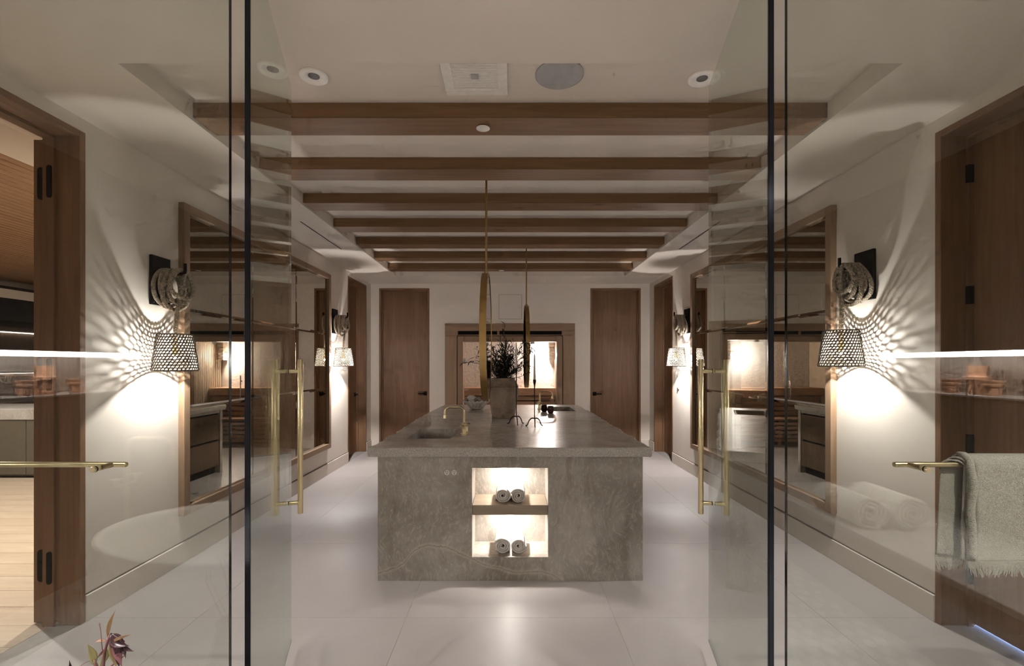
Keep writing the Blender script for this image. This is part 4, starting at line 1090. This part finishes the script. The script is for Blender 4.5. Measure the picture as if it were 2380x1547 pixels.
# ================================================================== GLASS SCREEN, DOORS, RAILS
GXL, GXR = -0.882, 0.8685
for s, side in ((-1, 'left'), (1, 'right')):
    xa, xb = (-W, GXL) if s < 0 else (GXR, W)
    t = thing('glass_partition', ((xa+xb)/2, YG, 0), 'tall fixed clear glass screen on the %s of the doorway' % side, 'glass screen', 'fixed glass screens')
    obj('pane', B(xa+0.0005, xb-0.0005, YG, YG+0.012, 0.001, HS-0.001), 'glass_screen', t, world=True)
    e = xb if s < 0 else xa
    obj('polished_edge', B(e, e-s*0.0012, YG, YG+0.012, 0.001, HS-0.001), 'glass_edge_black', t, world=True)
def glass_door(piv, ang, width, lb):
    t = thing('glass_door', (piv[0], piv[1], 0), lb, 'glass door', 'open glass doors', ang)
    z0, z1 = 0.10, HS-0.012
    obj('pane', B(-0.006, 0.006, 0.0, width, z0, z1), 'glass_screen', t)
    obj('edge_seal', B(-0.008, 0.008, -0.012, -0.0003, z0, z1, 0.002, 2), 'chrome_dark', t)
    obj('bottom_seal', B(-0.0065, 0.0065, 0.0, width, z0-0.010, z0-0.0003), 'speaker_grey', t)
    for (a, c) in ((0.0, z0-0.0105), (z1, HS-0.0005)):
        obj('pivot', B(-0.02, 0.02, 0.005, 0.12, a+0.0005, c, 0.003), 'chrome_dark', t)
    u = width-0.085
    h = bpy.data.objects.new('pull_handle', None); COL.objects.link(h); h.parent = t; h.location = (0, u, 0)
    for s in (-1, 1):
        b = new(); tube(b, [(s*0.057, 0, 0.738), (s*0.057, 0, 0.740), (s*0.057, 0, 1.468), (s*0.057, 0, 1.470)], [0.0112, 0.0122, 0.0122, 0.0112], 18); obj('grip', b, 'brass', h, smooth=True, autos=40)
        for z in (0.79, 1.415):
            b = new(); tube(b, [(s*0.0064, 0, z), (s*0.010, 0, z), (s*0.050, 0, z)], [0.0075, 0.0095, 0.0095], 14); obj('standoff', b, 'brass', h, smooth=True, autos=40)
            b = new(); tube(b, [(s*0.0061, 0, z), (s*0.0066, 0, z)], 0.0102, 14); obj('gasket', b, 'black_metal', h)
    return t
glass_door((-0.828, 1.482), math.atan2(0.308, 1), 0.855, 'open clear glass door with brass pull, left of the doorway')
glass_door((0.796, 1.437), -math.atan2(0.212, 1), 0.882, 'open clear glass door with brass pull, right of the doorway')
ZR = 1.1205; YR_ = YG+0.065
for s, side in ((-1, 'left'), (1, 'right')):
    xa = s*1.256; xb = s*2.12
    t = thing('towel_rail', ((xa+xb)/2, YG+0.01, ZR), ('bare brass towel rail on the left glass screen', 'brass towel rail on the right glass screen under the draped towel')[s > 0], 'towel rail', 'brass towel rails')
    b = new(); tube(b, [(xa, YR_, ZR), (xa+s*0.002, YR_, ZR), (xb, YR_, ZR)], [0.0078, 0.0088, 0.0088], 16); obj('bar', b, 'brass', t, smooth=True, autos=40, world=True)
    for x in (s*1.30, s*2.05):
        b = new(); tube(b, [(x, YG+0.0135, ZR), (x, YR_-0.008, ZR)], 0.0085, 14); st_ = obj('standoff', b, 'brass', t, smooth=True, autos=40, world=True)
        b = new(); tube(b, [(x, YG-0.004, ZR), (x, YG-0.0005, ZR)], 0.0098, 14); obj('gasket', b, 'black_metal', st_, world=True)
        b = new(); tube(b, [(x, YG-0.014, ZR), (x, YG-0.012, ZR), (x, YG-0.0042, ZR)], [0.0080, 0.0092, 0.0092], 14); obj('end_cap', b, 'brass', st_, smooth=True, autos=40, world=True)
# the draped woven towel
TX0, TX1 = 1.455, 1.99
tt = thing('draped_towel', (1.72, YR_, 0.72), 'woven grey beige towel with fringe draped over the right rail', 'towel')
def drape(xf, xb_, x1, rad, zf, zb, seed, nx=46, taper=0.0):
    b = new(); prof = []
    for i in range(26): prof.append((-rad, zf+(ZR-zf)*i/26, 0.0))
    for i in range(13):
        a = PI-PI*i/12; prof.append((rad*math.cos(a), ZR+rad*math.sin(a), i/12))
    for i in range(1, 21): prof.append((rad, ZR+(zb-ZR)*i/20, 1.0))
    g = []
    for k, (dy, z, bk_) in enumerate(prof):
        row = []
        hang = max(0.0, (ZR-z)/0.4); x0 = xf+(xb_-xf)*bk_
        for i in range(nx+1):
            f_ = i/nx; x = x0-taper*hang*(1-f_)+(x1-x0)*f_ + 0.003*noise.noise(Vector((seed, z*8, f_*3)))
            wob = hang*0.005*noise.noise(Vector((x*11, seed, z*3)))+0.0012*noise.noise(Vector((x*40, seed+3, z*30)))
            row.append(b.verts.new((x, YR_+dy+wob, z+0.006*hang*noise.noise(Vector((x*6, seed, 2))))))
        g.append(row)
    for a_, c_ in zip(g, g[1:]):
        for i in range(nx): b.faces.new((a_[i], a_[i+1], c_[i+1], c_[i]))
    bmesh.ops.recalc_face_normals(b, faces=b.faces)
    bmesh.ops.solidify(b, geom=b.faces[:], thickness=0.005)
    return b
obj('front_layer', drape(TX0+0.034, TX0+0.012, TX1, 0.036, 0.815, 0.815, 1.0), 'woven_throw', tt, smooth=True, world=True)
obj('middle_layer', drape(TX0+0.018, TX0-0.012, TX1-0.01, 0.026, 0.820, 0.82, 5.0, taper=0.004), 'woven_throw', tt, smooth=True, world=True)
obj('inner_layer', drape(TX0+0.016, TX0-0.034, TX1-0.02, 0.017, 0.815, 0.815, 9.0, taper=0.016), 'woven_throw', tt, smooth=True, world=True)
# rolled fold down the leading edge
b = new(); pp = []
for i in range(24):
    z = 1.095-(1.095-0.83)*i/23; pp.append(Vector((TX0+0.022+0.004*math.sin(i*0.42), YR_-0.034, z)))
tube(b, [Vector((TX0+0.020, YR_+0.010, ZR+0.034)), Vector((TX0+0.021, YR_-0.008, ZR+0.034)), Vector((TX0+0.022, YR_-0.026, ZR+0.020))]+pp, [0.007, 0.010, 0.011]+[0.0115+0.0012*math.sin(i*0.6) for i in range(24)], 12)
obj('edge_fold', b, 'woven_throw', tt, smooth=True, world=True)
fr = new(); rf = random.Random(3)
for (y, n_, z0, x0, x1) in ((YR_-0.036, 260, 0.818, TX0+0.01, TX1), (YR_+0.017, 100, 0.818, TX0-0.05, TX0+0.12)):
    ph = 0
    for i in range(n_):
        x = x0+(x1-x0)*i/n_; lean = 0.014*math.sin(i*0.07+z0*9)+rf.uniform(-0.004, 0.004); L = rf.uniform(0.034, 0.052)
        tube(fr, [(x, y, z0), (x+lean*0.4, y+rf.uniform(-.003, .003), z0-L*0.5), (x+lean, y+rf.uniform(-.004, .004), z0-L)], [0.0023, 0.0021, 0.0009], 4)
tag(obj('fringe', fr, 'fringe_cloth', tt, world=True), kind='stuff')
# little white wall handset at the far right
t = thing('wall_handset', (W-0.012, 6.66, 1.10), 'small white handset on the right wall below the far sconce', 'wall control')
obj('cradle', B(0.0, 0.0115, -0.018, 0.018, -0.01, 0.02, 0.002), 'speaker_grey', t)
b = new(); tube(b, [(-0.006, 0, 0.005), (-0.006, 0, 0.02), (-0.006, 0, 0.13), (-0.006, 0, 0.15)], [0.008, 0.011, 0.008, 0.004], 12); obj('handpiece', b, 'white_plastic', t, smooth=True)

# ================================================================== BATHROOM THINGS (seen as reflections in the glass)
tub = thing('bathtub', (-1.30, 0.37, 0), 'white oval freestanding bathtub left of the viewer, reflected in the left glass', 'bathtub')
b = new(); lathe(b, [(0.0, 0.001), (0.62, 0.001), (0.66, 0.02), (0.74, 0.25), (0.85, 0.52), (0.88, 0.56), (0.875, 0.572), (0.85, 0.572), (0.835, 0.56), (0.79, 0.45), (0.70, 0.22), (0.60, 0.15), (0.0, 0.14)], 72, sy=0.60)
obj('tub_shell', b, 'tub_white', tub, smooth=True)
b = new(); lathe(b, [(0.0, 0.1415), (0.03, 0.1415), (0.03, 0.146), (0.0, 0.147)], 20); obj('drain', b, 'brass', tub)
ft = thing('tub_filler', (-2.33, 0.10, 0), 'brass floor standing tub filler behind the bathtub', 'faucet')
b = new(); tube(b, [(0, 0, 0.0), (0, 0, 0.93)]+arc((0.07, 0, 0.93), 0.07, PI, PI/2, 8)[1:]+arc((0.21, 0, 0.93), 0.07, PI/2, 0, 8)+[Vector((0.28, 0, 0.87))], 0.0125, 12); obj('riser', b, 'brass', ft, smooth=True, autos=50)
b = new(); lathe(b, [(0.0, 0.0005), (0.045, 0.0005), (0.045, 0.008), (0.0, 0.012)], 24); obj('floor_flange', b, 'brass', ft)
for s in (-1, 1):
    b = new(); tube(b, [(0, 0, 0.72), (0, s*0.07, 0.72), (0, s*0.075, 0.76)], 0.010, 10); tube(b, [(-0.03, s*0.075, 0.765), (0.03, s*0.075, 0.765)], 0.006, 8); obj('valve', b, 'brass', ft, smooth=True, autos=50)
bn = thing('shower_bench', (2.47, 0.2, 0), 'long stone shower bench right of the viewer', 'bench')
obj('bench_body', B(2.06, WB-0.001, -1.0, YG-0.1, 0.001, 0.42), 'floor_tile', bn, world=True)
obj('bench_top', B(2.04, WB-0.001, -1.0, YG-0.1, 0.4205, 0.455, 0.004), 'floor_tile', bn, world=True)
for q, (x, y, sd) in enumerate(((2.16, -0.06, 12), (2.39, -0.03, 14))):
    o = obj('bath_towel_roll', roll_mesh(0.095, 0.40, 3.6, sd), 'terry_white', at=(0, 0, 0), smooth=True); o.location = (x, y-0.2, 0.456); 
    tag(o, 'big white rolled towel on the shower bench, %s' % ('front one', 'one nearest the wall')[q], 'towel', 'bath towels on the bench')
def bath_candle(x, y, two, lb):
    p = [(0.0, 0.0), (0.038, 0.0), (0.038, 0.045), (0.050, 0.056), (0.050, 0.066), (0.044, 0.074), (0.054, 0.088), (0.054, 0.094), (0.0, 0.092)]
    if two: p = [(0.0, 0.0), (0.050, 0.0), (0.050, 0.085), (0.066, 0.096), (0.066, 0.110), (0.052, 0.12), (0.046, 0.15), (0.056, 0.178), (0.056, 0.184), (0.0, 0.182)]
    b = new(); lathe(b, p, 36); o = obj('pillar_candle', b, 'wax_brown', at=(0, 0, 0), smooth=True, autos=35); o.location = (x, y, NZ0+0.0145)
    tag(o, lb, 'candle', 'brown candles in the niches')
for (x, y, two, lb) in ((-3.02, 0.03, 0, 'short brown flanged candle in the left niche, nearest the glass'), (-3.04, -0.11, 1, 'tall brown two tier candle in the left niche'), (-3.0, -0.30, 0, 'short brown flanged candle in the left niche, farthest from the glass'),
                        (3.0, -0.25, 0, 'short brown flanged candle in the right niche, farthest from the glass'), (3.05, -0.11, 1, 'tall brown two tier candle in the right niche'), (3.0, 0.03, 0, 'short brown flanged candle in the right niche, nearest the glass')):
    bath_candle(x, y, two, lb)
# plum leaved stems in a tall vase at the lower left
vz = thing('floor_vase', (-1.03, 1.20, 0), 'slim floor vase just below the photo at lower left', 'vase')
b = new(); lathe(b, [(0.0, 0.001), (0.085, 0.001), (0.10, 0.05), (0.105, 0.25), (0.07, 0.42), (0.05, 0.48), (0.055, 0.50), (0.045, 0.50), (0.042, 0.47), (0.06, 0.40), (0.0, 0.05)], 32); obj('body', b, 'terracotta', vz, smooth=True)
pr = thing('plum_spray', (-1.03, 1.20, 0.30), 'spray of plum and olive leaves rising at the lower left', 'plant')
def LP(px, py, Y=1.20): return Vector(((px-1186)/1090*Y, Y, EYE-(py-845)/1090*Y))
base = Vector((-1.03, 1.20, 0.31))
b = new()
tube(b, [base, base+Vector((0, 0, 0.2)), LP(240, 1547), LP(243, 1515), LP(250, 1490), LP(255, 1474)], [0.004, 0.004, 0.0036, 0.0034, 0.003, 0.0025], 7)
tube(b, [base+Vector((0.01, 0.01, 0)), base+Vector((0.012, 0.01, 0.2)), LP(222, 1547), LP(219, 1532)], [0.003, 0.003, 0.003, 0.002], 7)
tube(b, [base+Vector((-0.01, 0.01, 0)), base+Vector((-0.03, 0.01, 0.2)), LP(160, 1580)], [0.003, 0.003, 0.002], 7)
tube(b, [LP(240, 1530), LP(236, 1490), LP(234, 1465), LP(231, 1447)], [0.001, 0.001, 0.0008, 0.0012], 5)
tube(b, [LP(255, 1550), LP(280, 1530), LP(292, 1521)], [0.0024, 0.0020, 0.001], 6)
tube(b, [LP(187, 1547), LP(200, 1538), LP(216, 1533)], [0.0008, 0.0008, 0.0008], 5)
obj('stems', b, 'leaf_mauve', pr, smooth=True, world=True)
def big_leaf(p0, p1, wd, mt, bend=0.0, toward=0.0):
    p0, p1 = Vector(p0), Vector(p1); d = p1-p0; L = d.length; d.normalize()
    view = Vector((-p0.x, -p0.y, EYE-p0.z)).normalized()
    s_ = d.cross(view).normalized(); up = s_.cross(d)
    b = new(); prof = [0.12, 0.55, 0.9, 1.0, 0.92, 0.62, 0.28, 0.02]; rows = []
    for i, q in enumerate(prof):
        f_ = i/(len(prof)-1); c = p0+d*L*f_+s_*bend*L*math.sin(f_*PI)+up*toward*L*f_
        rows.append([b.verts.new(c+s_*wd*q*k+up*(-0.35*wd*q*(1-abs(k)))) for k in (-1, -0.5, 0, 0.5, 1)])
    for a_, c_ in zip(rows, rows[1:]):
        for k in range(4): b.faces.new((a_[k], a_[k+1], c_[k+1], c_[k]))
    bmesh.ops.recalc_face_normals(b, faces=b.faces); bmesh.ops.solidify(b, geom=b.faces[:], thickness=0.0012)
    obj('leaf', b, mt, pr, smooth=True, world=True)
Yd = 1.20
for a, c, wpx, mt, bend, tw_ in (
    ((250, 1482), (269, 1416), 4.2, 'leaf_pink', -0.06, 0.0),
    ((257, 1471), (302, 1501), 11, 'leaf_plum', 0.16, 0.1),
    ((258, 1472), (290, 1490), 8, 'leaf_plum', 0.05, -0.1),
    ((252, 1497), (323, 1466), 3.6, 'leaf_tan', -0.04, 0.25),
    ((258, 1485), (270, 1550), 8, 'leaf_tan', 0.0, 0.1),
    ((263, 1485), (283, 1548), 8.5, 'leaf_mauve', 0.0, 0.1),
    ((277, 1492), (278, 1552), 6, 'leaf_plum', 0.05, 0.0),
    ((285, 1496), (311, 1513), 4, 'leaf_plum', 0.1, 0.0),
    ((281, 1498), (292, 1529), 4, 'leaf_plum', -0.05, 0.0),
    ((247, 1503), (231, 1550), 6.5, 'leaf_green', -0.08, 0.1),
    ((246, 1505), (225, 1530), 3.2, 'leaf_mauve', 0.0, 0.0),
    ((220, 1548), (203, 1496), 7.5, 'leaf_green', 0.06, 0.0),
    ((222, 1570), (222, 1530), 5, 'leaf_green', 0.0, 0.0),
    ((248, 1490), (219, 1493), 3.2, 'leaf_pink', 0.12, 0.0),
    ((159, 1590), (161, 1533), 4.5, 'leaf_plum', 0.05, 0.0)):
    big_leaf(LP(*a), LP(*c), wpx*Yd/1090, mt, bend, tw_)
